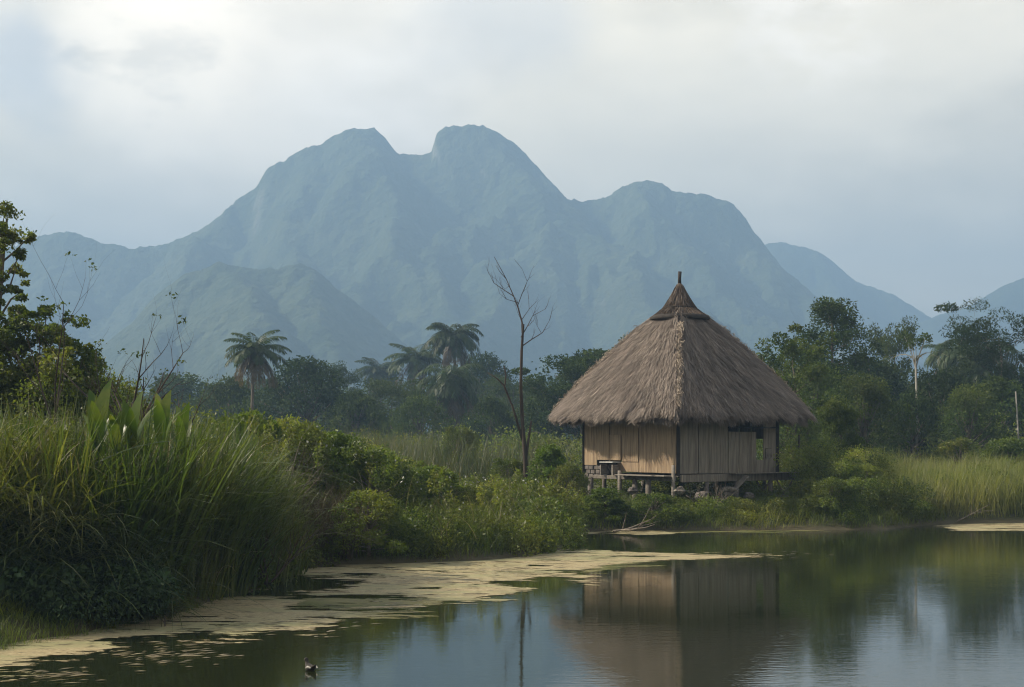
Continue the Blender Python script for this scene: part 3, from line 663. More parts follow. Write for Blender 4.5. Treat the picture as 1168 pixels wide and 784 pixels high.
# fallen branches on the shores
def fallen(px, py, label, L, seed, mat='twig', r=.03, n=3):
    x, y = onwater(px, py); rg = np.random.default_rng(seed); q = Acc()
    for k in range(n): branchy(q, (0, .1*k, .03), (1, .3*rg.normal(), .14+.1*k), L*(.6+.4*rg.random()), r, 1, rg, .25, 2)
    o = link('fallen_branch', q.mesh('branch'), M[mat]); o.location = (x, y, .03); tag(o, label, 'branch', 'fallen branches at the waterline')
fallen(700, 609, 'bare fallen branch on the algae strip below the hut', 1.5, 3)
fallen(1090, 598, 'pale fallen branch curving over the muddy shore beside the reeds', 1.5, 6, 'twig', .012, 3)
x, y = onwater(188, 715); q = Acc(); tube(q, [(0, 0, -.1), (0, 0, .12), (.05, 0, .17)], [.012, .01, .004], 5); tube(q, [(0, 0, .05), (-.08, .02, .13), (-.2, .03, .14)], [.008, .006, .003], 4)
o = link('stick', q.mesh('stick'), M['bark_dark']); o.location = (x, y, 0); tag(o, 'small dark stick poking up from the algae crust', 'stick')

# left edge tree and the big leafy shrub
def left_tree():
    Y = 27; o = at(-22, 500, Y); o.z = .9; r = empty('edge_tree', o, 'tall thin tree with ragged leaf clumps at the left picture edge', 'tree')
    wood, crown = Acc(), Acc(); R = lambda px, py, dy=0: Vector(at(px, py, Y))-o+Vector((0, dy, 0)); rg = np.random.default_rng(9)
    tube(wood, [(0, 0, 0), R(-15, 430), R(-4, 360), R(2, 300), R(8, 250)], [.13, .11, .08, .05, .02], 7)
    spots = [(10, 250, .28), (2, 262, .30), (18, 268, .20), (-8, 280, .35), (8, 290, .22), (24, 293, .16), (14, 305, .18), (-5, 315, .35), (2, 335, .25), (18, 330, .14), (-20, 345, .4), (-30, 300, .4), (-25, 265, .3), (8, 355, .20), (-15, 375, .4), (5, 375, .22), (-40, 330, .45)]
    for px, py, rr in spots:
        p = R(px, py, rg.normal()*.3); b = R(-2, min(py+35, 430)); tube(wood, [b, (b+p)*.5+rv(rg, .05), p], [.03, .022, .008], 4)
        for k in range(4): clump(crown, tuple(p+rv(rg, rr*.45)), rr*(.35+.3*rg.random()), int(420*rr), .075, tint=.25+.5*rg.random(), rng=rg)
    link('trunk', wood.mesh('trunk', True), M['bark'], r); link('crown', crown.mesh('crown'), M['leaf_bank'], r)
left_tree()
def lobed_shrub(name, Y, o_px, lobes, leaf, mat, label, cat='shrub', dens=2600, seed=1):
    o = at(*o_px, Y); o.z = .7; r = empty(name, o, label, cat); wood, crown = Acc(), Acc(); rg = np.random.default_rng(seed)
    for px, py, rr in lobes:
        p = at(px, py, Y)-o+Vector((0, rg.normal()*.35, 0)); tube(wood, [(rg.normal()*.1, 0, 0), tuple(p*.55+rv(rg, .1)), tuple(p)], [.04, .025, .008], 4)
        for k in range(7):
            pp = p+rv(rg, rr*.52); clump(crown, tuple(pp), rr*(.25+.3*rg.random()), int(dens*rr*rr*.4), leaf, tint=.2+.6*rg.random(), rng=rg)
    link('trunk', wood.mesh('trunk'), M['bark_dark'], r); link('crown', crown.mesh('crown'), M[mat], r)
lobed_shrub('large_shrub', 26.5, (40, 560), [(20, 372, .35), (45, 362, .35), (62, 375, .4), (85, 395, .35), (98, 412, .28), (10, 400, .6), (40, 405, .7), (70, 420, .6), (-20, 390, .6), (-30, 430, .8), (10, 440, .8), (50, 445, .8), (88, 440, .4), (75, 455, .5), (40, 350, .16), (66, 358, .14), (100, 402, .14)],
            .075, 'leaf_bank', 'big dense olive green shrub above the reeds at the picture edge', dens=2300)

# ------------------------------------------------------------------ reeds, grass and undergrowth (nobody could count them)
def in_land(px, Y): return (px-CX)/F*Y
def lerp_curve(pts, x):
    xs, ys = zip(*pts); return np.interp(x, xs, ys)
shore_Y = lambda px: CAMZ*F/(np.interp(px, [p[0] for p in shore_px], [p[1] for p in shore_px])-HY)
tops = [(-150, 470), (0, 470), (60, 468), (120, 480), (200, 482), (240, 482), (280, 498), (310, 525), (335, 580), (350, 630)]
q = Acc(); nt_ = 620; rt = np.random.default_rng(41)
cpx = rt.uniform(-170, 335, nt_); crow = rt.random(nt_)**1.2
cY = np.interp(cpx, [-170, 0, 80, 160, 240, 300, 350], [19.2, 19.9, 20.3, 20.9, 22.6, 24.6, 28.5])+crow*7.2
hf = .62+.55*rt.random(nt_); tf = rt.random(nt_); nb_ = rt.integers(24, 95, nt_); wf = rt.uniform(.7, 1.9, nt_); droopf = rt.uniform(.2, 1.3, nt_)
ix = np.repeat(np.arange(nt_), nb_); n = len(ix); off = rt.normal(size=(n, 2))*.15
X = in_land(cpx[ix], cY[ix])+off[:, 0]; Yr = cY[ix]+off[:, 1]; az = np.arctan2(off[:, 1], off[:, 0])+rt.normal(size=n)*.6
pxx = X/Yr*F+CX; gz = gheight(X, Yr); zt = CAMZ-(lerp_curve(tops, pxx)-HY)/F*Yr
sh = .55+.45*rt.random(n)**.5
L = np.clip((zt-gz)*hf[ix]*sh*1.12, .35, 4.0)
rt_ = np.where(pxx > 255, .65, 1)
blades(q, np.stack([X, Yr, gz-.05], 1), L, rt.uniform(.014, .036, n)*wf[ix], rt.uniform(.02, .42, n)*rt_, rt.uniform(.05, .6, n)*droopf[ix]*rt_, tint=np.clip(tf[ix]*.8+.2*rt.random(n), 0, 1), k=6, az=az, rng=rt)
n = 2600; pb = rt.uniform(-160, 200, n); Yk = np.interp(pb, [-170, 60, 200], [18.5, 18.9, 20.2])+rt.random(n)*.9; X = in_land(pb, Yk); top_ = np.interp(pb, [-160, 0, 100, 200], [540, 545, 580, 640])
b0_ = np.maximum(CAMZ-(top_+rt.uniform(0, 110, n)-HY)/F*Yk, .2)
blades(q, np.stack([X, Yk, b0_-.2], 1), rt.uniform(.3, 1.0, n), rt.uniform(.012, .034, n), rt.uniform(.2, .9, n), rt.uniform(.4, 1.4, n), tint=rt.random(n)*.4, k=6, rng=rt)
n = 1500; pb = rt.uniform(-150, 320, n); Yk = np.interp(pb, [-170, 80, 240, 350], [19, 20, 22.4, 28])+rt.random(n)*5; X = in_land(pb, Yk); gz = gheight(X, Yk); zt = CAMZ-(lerp_curve(tops, pb)-HY)/F*Yk
b0_ = gz+(zt-gz)*rt.uniform(.2, .8, n)
blades(q, np.stack([X, Yk, b0_], 1), rt.uniform(.5, 1.3, n), rt.uniform(.02, .05, n), rt.uniform(.2, .95, n), rt.uniform(.1, 1.1, n), tint=rt.random(n), k=6, rng=rt)
tag(link('tall_reeds', q.mesh('tall_reeds'), M['reed']), 'tall arching green reeds massed on the near bank', 'reeds', kind='stuff')
# dry stems and bent dead blades among them
q = Acc(); n = 1900; px = RNG.uniform(-100, 330, n); Yd = np.interp(px, [-170, 80, 240, 350], [18.9, 19.8, 22.2, 28])+RNG.random(n)*2.5; X = in_land(px, Yd); gz = gheight(X, Yd)
zt = CAMZ-(lerp_curve(tops, px)-HY)/F*Yd
base = gz+(zt-gz)*RNG.random(n)*.75
blades(q, np.stack([X, Yd, base], 1), RNG.uniform(.3, 1.4, n), RNG.uniform(.007, .022, n), RNG.uniform(.2, .85, n), RNG.uniform(.1, .9, n), tint=RNG.random(n), k=6)
n = 500; px = RNG.uniform(230, 660, n); Yd = shore_Y(px)+RNG.random(n)*7; X = in_land(px, Yd); gz = gheight(X, Yd)
blades(q, np.stack([X, Yd, gz+RNG.uniform(.1, .9, n)], 1), RNG.uniform(.3, 1.1, n), RNG.uniform(.006, .014, n), RNG.uniform(.1, .7, n), RNG.uniform(.1, .6, n), tint=RNG.random(n), k=5)
tag(link('dry_stems', q.mesh('dry_stems'), M['straw_dead']), 'pale dry stems and bent dead blades sticking out of the green', 'dry stems', kind='stuff')
# dark creeper mass spilling over the left bank
q = Acc()
for k in range(120):
    px_ = random.uniform(-120, 175); t = random.random(); top = np.interp(px_, [-120, 0, 60, 120, 175], [545, 550, 575, 610, 655]); bot = np.interp(px_, [-120, 175], [725, 678])
    py_ = top+(bot-top)*t; Y = 20.2-1.5*t+random.uniform(-.2, .2)+max(px_-60, 0)*.006; p = at(px_, py_, Y)
    if p.z < .1: p.z = .1
    clump(q, tuple(p), random.uniform(.16, .5), 520, random.choice((.045, .065, .10)), tint=random.random(), squash=.7, droop=.9)
tag(link('creeper', q.mesh('creeper'), M['leaf_creeper']), 'dark leafy creeper spilling down the near bank', 'creeper', kind='stuff')
# undergrowth on the middle bank, round the hut and along the right shore
U = Acc()
sil = [(230, 478), (300, 484), (350, 482), (400, 500), (450, 520), (500, 538), (560, 545), (600, 540), (660, 548)]
for k in range(330):
    px_ = random.uniform(250, 655); t = random.random(); sy = float(shore_Y(px_))
    Y = sy+.45+t**1.1*(41-sy)*.9; tp = float(np.interp(px_, *zip(*sil))); lowt = float(np.interp(px_, [p[0] for p in shore_px], [p[1] for p in shore_px]))-22
    ty = lowt+(tp-lowt)*min(1, t*1.5+.05)+random.uniform(0, 28)
    r = random.uniform(.35, .7); p = at(px_, ty, Y); gz_ = float(gheight(p.x, p.y)); p.z = max(p.z-r*.6, gz_+.1)
    tt = random.random()
    clump(U, tuple(p), r, int(1500*r), random.choice((.05, .065, .085)), tint=tt, squash=.8)
    while p.z-r > gz_+.3: p.z -= r*1.1; clump(U, tuple(p), r, int(600*r), .07, tint=tt, squash=.9)
for k in range(150):
    px_ = random.uniform(655, 1060); Y = random.uniform(41.0, 43.2)+(1.5 if px_ > 1000 else 0); top = random.uniform(568, 592) if px_ < 930 else random.uniform(545, 590)
    r = random.uniform(.22, .42); p = at(px_, top, Y); p.z = max(p.z-r*.5, .12)
    clump(U, tuple(p), r, int(1500*r), .055, tint=random.random(), squash=.7)
for k in range(70):
    px_ = random.uniform(900, 1010); Y = random.uniform(43, 52); top = random.uniform(515, 570); r = random.uniform(.3, .6); p = at(px_, top, Y)
    clump(U, tuple(p), r, int(1300*r), .07, tint=random.random(), squash=.8)
for k in range(200):   # leafy stalks rising out of the bushes
    px_ = random.uniform(250, 1010); sy = float(shore_Y(px_)); Y = sy+random.uniform(.8, max(1.5, 39-sy)) if px_ < 650 else random.uniform(42, 50)
    if px_ > 640 and px_ < 905: continue
    ty = (float(np.interp(px_, *zip(*sil))) if px_ < 650 else 540)+random.uniform(2, 60); p = at(px_, ty, Y); gz_ = float(gheight(p.x, p.y)); p.z = max(p.z, gz_+.5)
    clump(U, tuple(p), (.14, .14, .30), 130, .075, tint=random.random(), shell=.2, hemi=-2)
for k in range(90):    # leafy weeds among the pale reeds
    px_ = random.uniform(985, 1300); Y = random.uniform(44.5, 66); X_ = in_land(px_, Y); clump(U, (X_, Y, float(gheight(X_, Y))+random.uniform(.1, .9)), random.uniform(.25, .6), 520, .08, tint=random.random(), squash=.8)
for k in range(60):    # scrub under and behind the hut
    px_ = random.uniform(640, 930); Y = random.uniform(47.5, 56); p = at(px_, random.uniform(530, 556), Y); clump(U, tuple(p), random.uniform(.4, .8), 700, .09, tint=random.random()*.6, squash=.7)
for k in range(26):
    px_ = random.uniform(690, 890); Y = random.uniform(44.0, 47); X_ = in_land(px_, Y); clump(U, (X_, Y, .75+random.uniform(0, .25)), random.uniform(.2, .4), 380, .06, tint=random.random()*.5, squash=.6)
for k in range(260):   # scrub filling the middle distance
    px_ = random.uniform(180, 1260); Y = random.uniform(75, 112); r = random.uniform(.9, 2.0); X_ = in_land(px_, Y)
    clump(U, (X_, Y, float(gheight(X_, Y))+random.uniform(.3, 1.6)), r, 420, .2, tint=random.random(), squash=.75)
for k in range(70):    # leafy weeds among the reeds
    px_ = random.uniform(-60, 320); Y = float(np.interp(px_, [-60, 80, 240, 350], [19.4, 20.2, 22.6, 27]))+random.uniform(0, 2); py_ = random.uniform(490, 640); p = at(px_, py_, Y)
    if p.z > .3: clump(U, tuple(p), random.uniform(.15, .34), 260, random.choice((.05, .08)), tint=random.random()*.7, squash=.9)
for k in range(60):    # bushes under the shrub and edge tree
    px_ = random.uniform(-130, 150); Y = random.uniform(25.5, 29); p = at(px_, random.uniform(440, 480), Y); clump(U, tuple(p), random.uniform(.35, .65), 700, .075, tint=random.random(), squash=.8)
for k in range(40):    # scrub behind the near reeds, seen from a step aside
    px_ = random.uniform(-150, 250); Y = random.uniform(31, 60); r = random.uniform(.6, 1.2); X_ = in_land(px_, Y)
    clump(U, (X_, Y, float(gheight(X_, Y))+random.uniform(.4, 1.6)), r, 700, .1, tint=random.random(), squash=.8)
tag(link('undergrowth', U.mesh('undergrowth'), M['leaf_bank']), 'mixed leafy undergrowth covering the banks', 'undergrowth', kind='stuff')
# grass: low blades over all near land, short tufts on the near shore
q = Acc()
def sprinkle(n, pxr, Yr, Lr, Wr, droop=(.1, .6), edge=.08, dens=None, k=4, lean=(.05, .4), acc=None):
    px = RNG.uniform(*pxr, n); Y = np.exp(RNG.uniform(math.log(Yr[0]), math.log(Yr[1]), n)); X = in_land(px, Y)
    s = sdist(X, Y, PO); ok = s > edge
    if dens: ok &= fbm(X*dens, Y*dens, 3, 3) > .35+.25*RNG.random(n)
    X, Y = X[ok], Y[ok]; m_ = len(X); gz = gheight(X, Y)
    blades(acc or q, np.stack([X, Y, gz-.03], 1), RNG.uniform(*Lr, m_)*(.6+.8*fbm(X*.5, Y*.5, 2, 4)), RNG.uniform(*Wr, m_), RNG.uniform(*lean, m_), RNG.uniform(*droop, m_), tint=fbm(X*.6, Y*.6, 3, 12), k=k)
sprinkle(26000, (-150, 250), (16.5, 22), (.10, .38), (.005, .011), k=3, edge=-.25, dens=1.6)
sprinkle(26000, (300, 660), (27, 42), (.25, .95), (.008, .018), k=4)
sprinkle(16000, (640, 1080), (40.2, 45), (.15, .5), (.010, .020), k=3)
tag(link('grass', q.mesh('grass'), M['leaf_bank']), 'soft green grass along the waterline', 'grass', kind='stuff')
q = Acc()
sprinkle(60000, (985, 1400), (43.2, 80), (.65, 1.6), (.016, .032), droop=(.03, .35), lean=(.02, .2), edge=.3, k=4, acc=q)
sprinkle(9000, (900, 1000), (47, 70), (.7, 1.5), (.016, .03), droop=(.03, .35), lean=(.02, .2), edge=.3, k=4, acc=q)
tag(link('pale_reeds', q.mesh('pale_reeds'), M['reed_pale']), 'light yellow green reeds on the far shore beyond the hut', 'reeds', kind='stuff')
q = Acc()
sprinkle(34000, (330, 640), (52, 90), (1.4, 2.6), (.02, .04), droop=(.03, .3), lean=(.02, .2), k=3, acc=q, dens=.12)
sprinkle(16000, (200, 1300), (80, 110), (1.2, 2.6), (.03, .05), droop=(.03, .3), lean=(.02, .2), k=3, acc=q)
tag(link('dry_reeds', q.mesh('dry_reeds'), M['reed_dry']), 'hazy brownish reeds in the field before the palms', 'reeds', kind='stuff')
q = Acc(); sprinkle(3600, (318, 410), (27.8, 31), (.6, 1.3), (.012, .02), acc=q)
tag(link('russet_grass', q.mesh('russet_grass'), M['palm_dead']), 'rusty brown dry grass patch on the middle bank', 'grass', kind='stuff')
# flowers
q = Acc(); n = 170; px = np.concatenate([RNG.uniform(330, 660, 130), RNG.uniform(900, 1160, 40)]); Yf = shore_Y(px)+RNG.uniform(1.0, 8, n); X = in_land(px, Yf)
ty = np.interp(px, *zip(*sil))+RNG.uniform(5, 55, n); zf = np.maximum(CAMZ-(ty-HY)/F*Yf, gheight(X, Yf)+.5)+.1
leaves(q, np.stack([X, Yf, zf], 1), RNG.normal(size=(n, 3)), RNG.uniform(.04, .09, n), .05)
leaves(q, np.stack([X, Yf, zf], 1), RNG.normal(size=(n, 3)), RNG.uniform(.04, .08, n), .05)
tag(link('flowers', q.mesh('flowers'), M['petal']), 'tiny white flowers dotted over the bank shrubs', 'flowers', kind='stuff')
# forest belt far behind, one mass
q = Acc(); rg = np.random.default_rng(33)
for k in range(520):
    Y = rg.uniform(185, 330); X_ = rg.uniform(-.55, .55)*Y*1.25; ty = rg.uniform(425, 450)+(Y < 230)*4; zt_ = CAMZ-(ty-HY)/F*Y; H_ = zt_-.6
    for j in range(4):
        r = H_*rg.uniform(.20, .34); clump(q, (X_+rg.normal()*2.2, Y+rg.normal()*2, .6+H_*(1-.24*j)-r*.8), r, 190, .5, tint=rg.random(), squash=.8, rng=rg)
tag(link('forest', q.mesh('forest'), M['leaf_far']), 'hazy far-off forest belt at the foot of the mountains', 'forest', kind='stuff')
# broad-leaved canna plants in the reeds
def broadleaf_plant(px, py, Y, nleaf, label, L=.75, seed=0, name='broad_leaf_plant'):
    L *= .95
    rg = np.random.default_rng(seed); o = at(px, py, Y); top = o.z; o.z = float(gheight(o.x, o.y)); r = empty(name, o, label, 'plant', 'broad leaved plants in the reeds'); H = top-o.z-L*.8
    st = Acc(); tube(st, [(0, 0, 0), (.02, 0, H*.5), (0, 0, H)], [.03, .025, .015], 6); link('stem', st.mesh('stem'), M['leaf_mid'], r)
    a = Acc()
    for j in range(nleaf):
        az = j*2.3+rg.normal()*.3; l = L*(1.0+.35*rg.random())*(1-.04*j); W = l*.24; el = 1.5-.10*j*rg.random(); n = 9; V = []
        p = Vector((0, 0, H-.06*j)); e = el; side = Vector((-math.sin(az), math.cos(az), 0))
        if j < 3: side = Vector((1, .25*rg.normal(), 0)).normalized()
        for i in range(n+1):
            t = i/n; w_ = W*math.sin(math.pi*t**.85)**.8*.5+.004; up = Vector((0, 0, 1))*w_*.35
            V += [p-side*w_+up, p, p+side*w_+up]
            p = p+Vector((math.cos(az)*math.cos(e), math.sin(az)*math.cos(e), math.sin(e)))*l/n; e -= .12*(1+j*.12)*t
        Q = []
        for i in range(n): b = i*3; Q += [(b, b+1, b+4, b+3), (b+1, b+2, b+5, b+4)]
        a.add([tuple(v_) for v_ in V], Q, rg.random(), .7)
    link('leaves', a.mesh('leaves', True), M['canna'], r)
broadleaf_plant(112, 462, 20.9, 5, 'broad leaved plant with one upright bright leaf, first in the reeds', .8, 1)
broadleaf_plant(150, 463, 21.4, 4, 'broad leaved plant below the bare twiggy shrub', .85, 2)
broadleaf_plant(184, 459, 21.8, 4, 'tallest broad leaved plant with a blunt leaf tip', .8, 3)
broadleaf_plant(207, 474, 22.2, 5, 'broad leaved plant half hidden in arching reed blades', .6, 4)
broadleaf_plant(30, 492, 20.6, 4, 'small bright leaved plant low in the reeds under the big shrub', .5, 5)
broadleaf_plant(133, 478, 21.2, 5, 'low broad leaved plant between two taller ones', .6, 6)

# ------------------------------------------------------------------ the hut
HC = Vector((5.42, 46.0, 0)); ROT = math.radians(-7.5)
hut = empty('thatched_hut', HC+Vector((0, 0, .55)), 'square plank hut on stilts under a steep thatched roof', 'hut'); hut.rotation_euler = (0, 0, ROT)
ZB = -.55   # local z = world z - .55
def quadbox(bm_, a, b, th, z0, z1, off=0.0, dz=0.0):
    """board from 2D point a to b, thickness th, from z0 to z1 (world heights)"""
    a, b = Vector(a), Vector(b); d = (b-a).normalized(); n = Vector((d.y, -d.x)); vs = []
    for z, jz in ((z0, 0), (z1, dz)):
        for p in (a, b):
            for s in (-.5, .5):
                w_ = p+n*(off+s*th); vs.append(bm_.verts.new((w_.x, w_.y, z+jz+ZB)))
    for f in ((0, 1, 3, 2), (4, 6, 7, 5), (0, 2, 6, 4), (1, 5, 7, 3), (0, 4, 5, 1), (2, 3, 7, 6)): bm_.faces.new([vs[i] for i in f])
def finish(bm_, name, mat, parent, bev=.006, label=None):
    bmesh.ops.recalc_face_normals(bm_, faces=bm_.faces)
    if bev: bmesh.ops.bevel(bm_, geom=bm_.edges[:], offset=bev, segments=1, affect='EDGES')
    me = bpy.data.meshes.new(name); bm_.to_mesh(me); bm_.free()
    a = me.attributes.new('rnd', 'FLOAT', 'FACE'); rg = random.Random(name+str(len(me.polygons)))
    vals = []; cur = .5
    for i in range(len(me.polygons)):
        if i % 26 == 0: cur = rg.random()
        vals.append(cur)
    a.data.foreach_set('value', vals)
    o = link(name, me, mat, parent)
    if label: o['label'] = label
    return o
WL, WN, WR, WB = Vector((-3.1, 0)), Vector((0, -3.1)), Vector((3.1, 0)), Vector((0, 3.1))
def seg(A, B, s0, s1): return A.lerp(B, s0), A.lerp(B, s1)
# left wall (faces the sun side)
bm_ = bmesh.new()
for i, (s0, s1, z0, off) in enumerate(((0, .15, 1.78, 0), (.157, .288, 1.93, .012), (.294, .425, 1.93, -.01), (.43, .60, 1.90, .01), (.605, .80, 1.56, 0), (.803, .985, 1.56, .008))):
    quadbox(bm_, *seg(WL, WN, s0, s1), .035, z0+random.uniform(-.015, .015), 3.55, off)
quadbox(bm_, *seg(WL, WN, .30, .42), .03, 1.94, 2.75, .04)
quadbox(bm_, *seg(WL, WN, .36, .60), .03, 1.58, 1.885, -.01)
finish(bm_, 'wall', M['plank'], hut, label='warm brown board wall facing left')
bm_ = bmesh.new()
for s in (0.0, 1.0):
    p = WL.lerp(WN, s); quadbox(bm_, p-Vector((.05, 0)), p+Vector((.05, 0)), .10, 1.5, 3.6)
quadbox(bm_, *seg(WL, WN, .02, .98), .02, 1.95, 3.5, -.06)
finish(bm_, 'frame', M['dark_wood'], hut)
# right wall with an open slot under the eave and a gap beside the last panel
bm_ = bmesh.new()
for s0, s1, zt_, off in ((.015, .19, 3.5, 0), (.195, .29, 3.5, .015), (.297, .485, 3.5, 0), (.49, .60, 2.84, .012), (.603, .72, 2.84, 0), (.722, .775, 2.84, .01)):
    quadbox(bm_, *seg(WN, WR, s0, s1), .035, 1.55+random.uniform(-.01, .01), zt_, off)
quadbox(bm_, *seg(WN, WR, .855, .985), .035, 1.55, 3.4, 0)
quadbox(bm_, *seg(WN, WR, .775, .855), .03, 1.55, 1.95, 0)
finish(bm_, 'wall', M['plank_shade_grey'], hut, label='shade-greyed board wall with a slot under the eave')
bm_ = bmesh.new()
p = WR; quadbox(bm_, p-Vector((.07, 0)), p+Vector((.07, 0)), .13, 1.5, 3.5)
quadbox(bm_, *seg(WN, WR, .49, .99), .06, 2.96, 3.00, 0); quadbox(bm_, *seg(WN, WR, .0, .99), .08, 3.40, 3.5, -.1)
quadbox(bm_, *seg(WL, WN, .0, .99), .08, 3.40, 3.5, -.12)
finish(bm_, 'frame', M['dark_wood'], hut, bev=.01)
bm_ = bmesh.new(); a_, b_ = seg(WN, WR, .87, .93)
quadbox(bm_, a_, b_, .012, 2.0, 2.33, .03); finish(bm_, 'bowl_basket', M['stone_pale'], hut, .03, 'round pale patch hung on the end panel')
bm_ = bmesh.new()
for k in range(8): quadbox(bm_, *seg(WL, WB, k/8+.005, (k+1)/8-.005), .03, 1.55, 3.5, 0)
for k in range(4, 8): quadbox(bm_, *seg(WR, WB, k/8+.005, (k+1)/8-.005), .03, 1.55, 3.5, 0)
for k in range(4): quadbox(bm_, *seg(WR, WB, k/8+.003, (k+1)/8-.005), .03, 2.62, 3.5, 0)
finish(bm_, 'back_wall', M['plank_shade_grey'], hut)
# floor: boards, then edge beams; it runs on past the right wall as a narrow veranda
ext = (WR-WN).normalized()*.85
bm_ = bmesh.new(); A0 = WL+(WL-WN).normalized()*-.05
nfl = 22
for k in range(nfl):
    t0, t1 = k/nfl, (k+.96)/nfl; p0, p1 = WN.lerp(WL, (t0+t1)/2), (WR+ext).lerp(WB+ext, (t0+t1)/2)
    quadbox(bm_, p0, p1, 4.38/nfl*.95, 1.46, 1.50)
finish(bm_, 'floor', M['beam'], hut, .004)
nL = Vector((-.7071, -.7071)); nR = Vector((.7071, -.7071))
bm_ = bmesh.new(); quadbox(bm_, *seg(WL+nL*.12, WN+nL*.12, .12, 1.0), .10, 1.34, 1.46)
finish(bm_, 'floor_beam', M['stone_pale'], hut, .012)
bm_ = bmesh.new(); quadbox(bm_, *seg(WL+nL*.34, WN+nL*.34, .47, .98), .32, 1.475, 1.51, 0); finish(bm_, 'ledge', M['beam'], hut, .006)
bm_ = bmesh.new(); quadbox(bm_, WN+nR*.14, WR+ext+nR*.14, .12, 1.30, 1.53); finish(bm_, 'floor_beam', M['plank_shade_grey'], hut, .012)
bm_ = bmesh.new(); quadbox(bm_, WN.lerp(WR, .45)+nR*.34, WR+ext*.6+nR*.34, .30, 1.53, 1.56); finish(bm_, 'ledge', M['plank_shade_grey'], hut, .006)
# low left corner: rubble infill and a small white-topped hatch
bm_ = bmesh.new(); rg = random.Random(3)
for r_ in range(3):
    for c_ in range(5):
        s0 = .02+c_*.052+(r_ % 2)*.02; quadbox(bm_, *seg(WL, WN, s0, s0+.045), .12, 1.36+r_*.135, 1.475+r_*.135+rg.uniform(0, .012), rg.uniform(-.02, .02))
finish(bm_, 'brick_footing', M['stone'], hut, .012)
bm_ = bmesh.new(); quadbox(bm_, *seg(WL+nL*.18, WN+nL*.18, .265, .41), .34, 1.86, 1.895); finish(bm_, 'hatch_lid', M['white_board'], hut, .004)
bm_ = bmesh.new(); quadbox(bm_, *seg(WL+nL*.18, WN+nL*.18, .388, .402), .26, 1.47, 1.80); finish(bm_, 'hatch_side', M['beam'], hut, .003); bm_ = bmesh.new(); quadbox(bm_, *seg(WL+nL*.18, WN+nL*.18, .265, .272), .26, 1.47, 1.80); finish(bm_, 'hatch_side', M['beam'], hut, .003)
bm_ = bmesh.new(); quadbox(bm_, *seg(WL+nL*.05, WN+nL*.05, .28, .385), .02, 1.47, 1.86); finish(bm_, 'hatch_back', M['dark_wood'], hut, .003)
# stilts
def stilt(p, z0, z1, r, mat, lean=(0, 0)):
    a = Acc(); tube(a, [(p.x, p.y, z0+ZB), (p.x+lean[0]*.5, p.y+lean[1]*.5, (z0+z1)/2+ZB), (p.x+lean[0], p.y+lean[1], z1+ZB)], [r*1.1, r, r*.95], 8)
    return link('stilt', a.mesh('stilt', True), M[mat], hut)
for s, z1, mt, r in ((.44, 1.62, 'beam', .075), (.60, 1.38, 'stone_pale', .09), (.74, 1.38, 'stone_pale', .10), (.99, 1.82, 'beam', .06), (.12, 1.4, 'stone', .1)):
    stilt(WL.lerp(WN, s)+nL*.16, .3, z1, r, mt)
for s, mt in ((.25, 'stone'), (.55, 'plank_shade_grey'), (.90, 'plank_shade_grey')): stilt(WN.lerp(WR, s)+nR*.12, .3, 1.38, .075, mt)
stilt(WR+ext+nR*.10, .3, 1.5, .06, 'plank_shade_grey')
for s in (.2, .6, 1.0): stilt(WL.lerp(WB, s), .3, 1.46, .08, 'stone')
for s in (.3, .7): stilt((WR+ext).lerp(WB+ext, s), .3, 1.46, .07, 'stone')
o = stilt(WR+ext+nR*.15, 1.45, 2.75, .03, 'bark_dark', (.03, .05)); o.name = 'rail_post'
a = Acc()
for p0, p1 in (((2.3, -1.0), (2.9, -.6)), ((2.9, -.9), (2.4, -.5)), ((3.0, -.9), (3.6, -.4)), ((3.5, -1.0), (3.05, -.4))):
    tube(a, [(p0[0], p0[1], .35+ZB+.1), (p1[0], p1[1], 1.36+ZB)], [.03, .025], 6)
link('brace', a.mesh('brace'), M['bark'], hut)

# roof: inner pyramid plus layered straw
RZ0, RZ1, R0, R1 = 3.40, 6.66, 4.42, .72
def roofpt(u, face, s, lift=0.0):
    """u: 0 eave..1 top; s: 0..1 across the face"""
    corners = [Vector((-1, 0)), Vector((0, -1)), Vector((1, 0)), Vector((0, 1))]
    A_, B_ = corners[face], corners[(face+1) % 4]
    R_ = R0+(R1-R0)*u+.02*np.sin(np.pi*u)
    x = (A_.x+(B_.x-A_.x)*s)*R_; y = (A_.y+(B_.y-A_.y)*s)*R_
    n = Vector((A_.x+B_.x, A_.y+B_.y)).normalized()
    z = RZ0+(RZ1-RZ0)*u+lift*.55+ZB
    # corners of the eave are rounded off
    cr = (np.abs(2*s-1)**6)*(1-u)**3*.35
    ln = np.sqrt(x*x+y*y)+1e-9
    return np.stack([x+n.x*lift*.83-x/ln*cr, y+n.y*lift*.83-y/ln*cr, z], -1)
a = Acc(); nu, ns = 14, 16
for fc in range(4):
    uu, ss = np.meshgrid(np.linspace(0.015, 1, nu), np.linspace(0, 1, ns), indexing='ij')
    for lift, rev in ((-.05, False), (-.30, True)):
        V = roofpt(uu, fc, ss, lift).reshape(-1, 3); i = np.arange(nu*ns).reshape(nu, ns)
        Q = np.stack([i[:-1, :-1], i[:-1, 1:], i[1:, 1:], i[1:, :-1]], -1).reshape(-1, 4); a.add(V, Q[:, ::-1] if rev else Q, .1, .0)
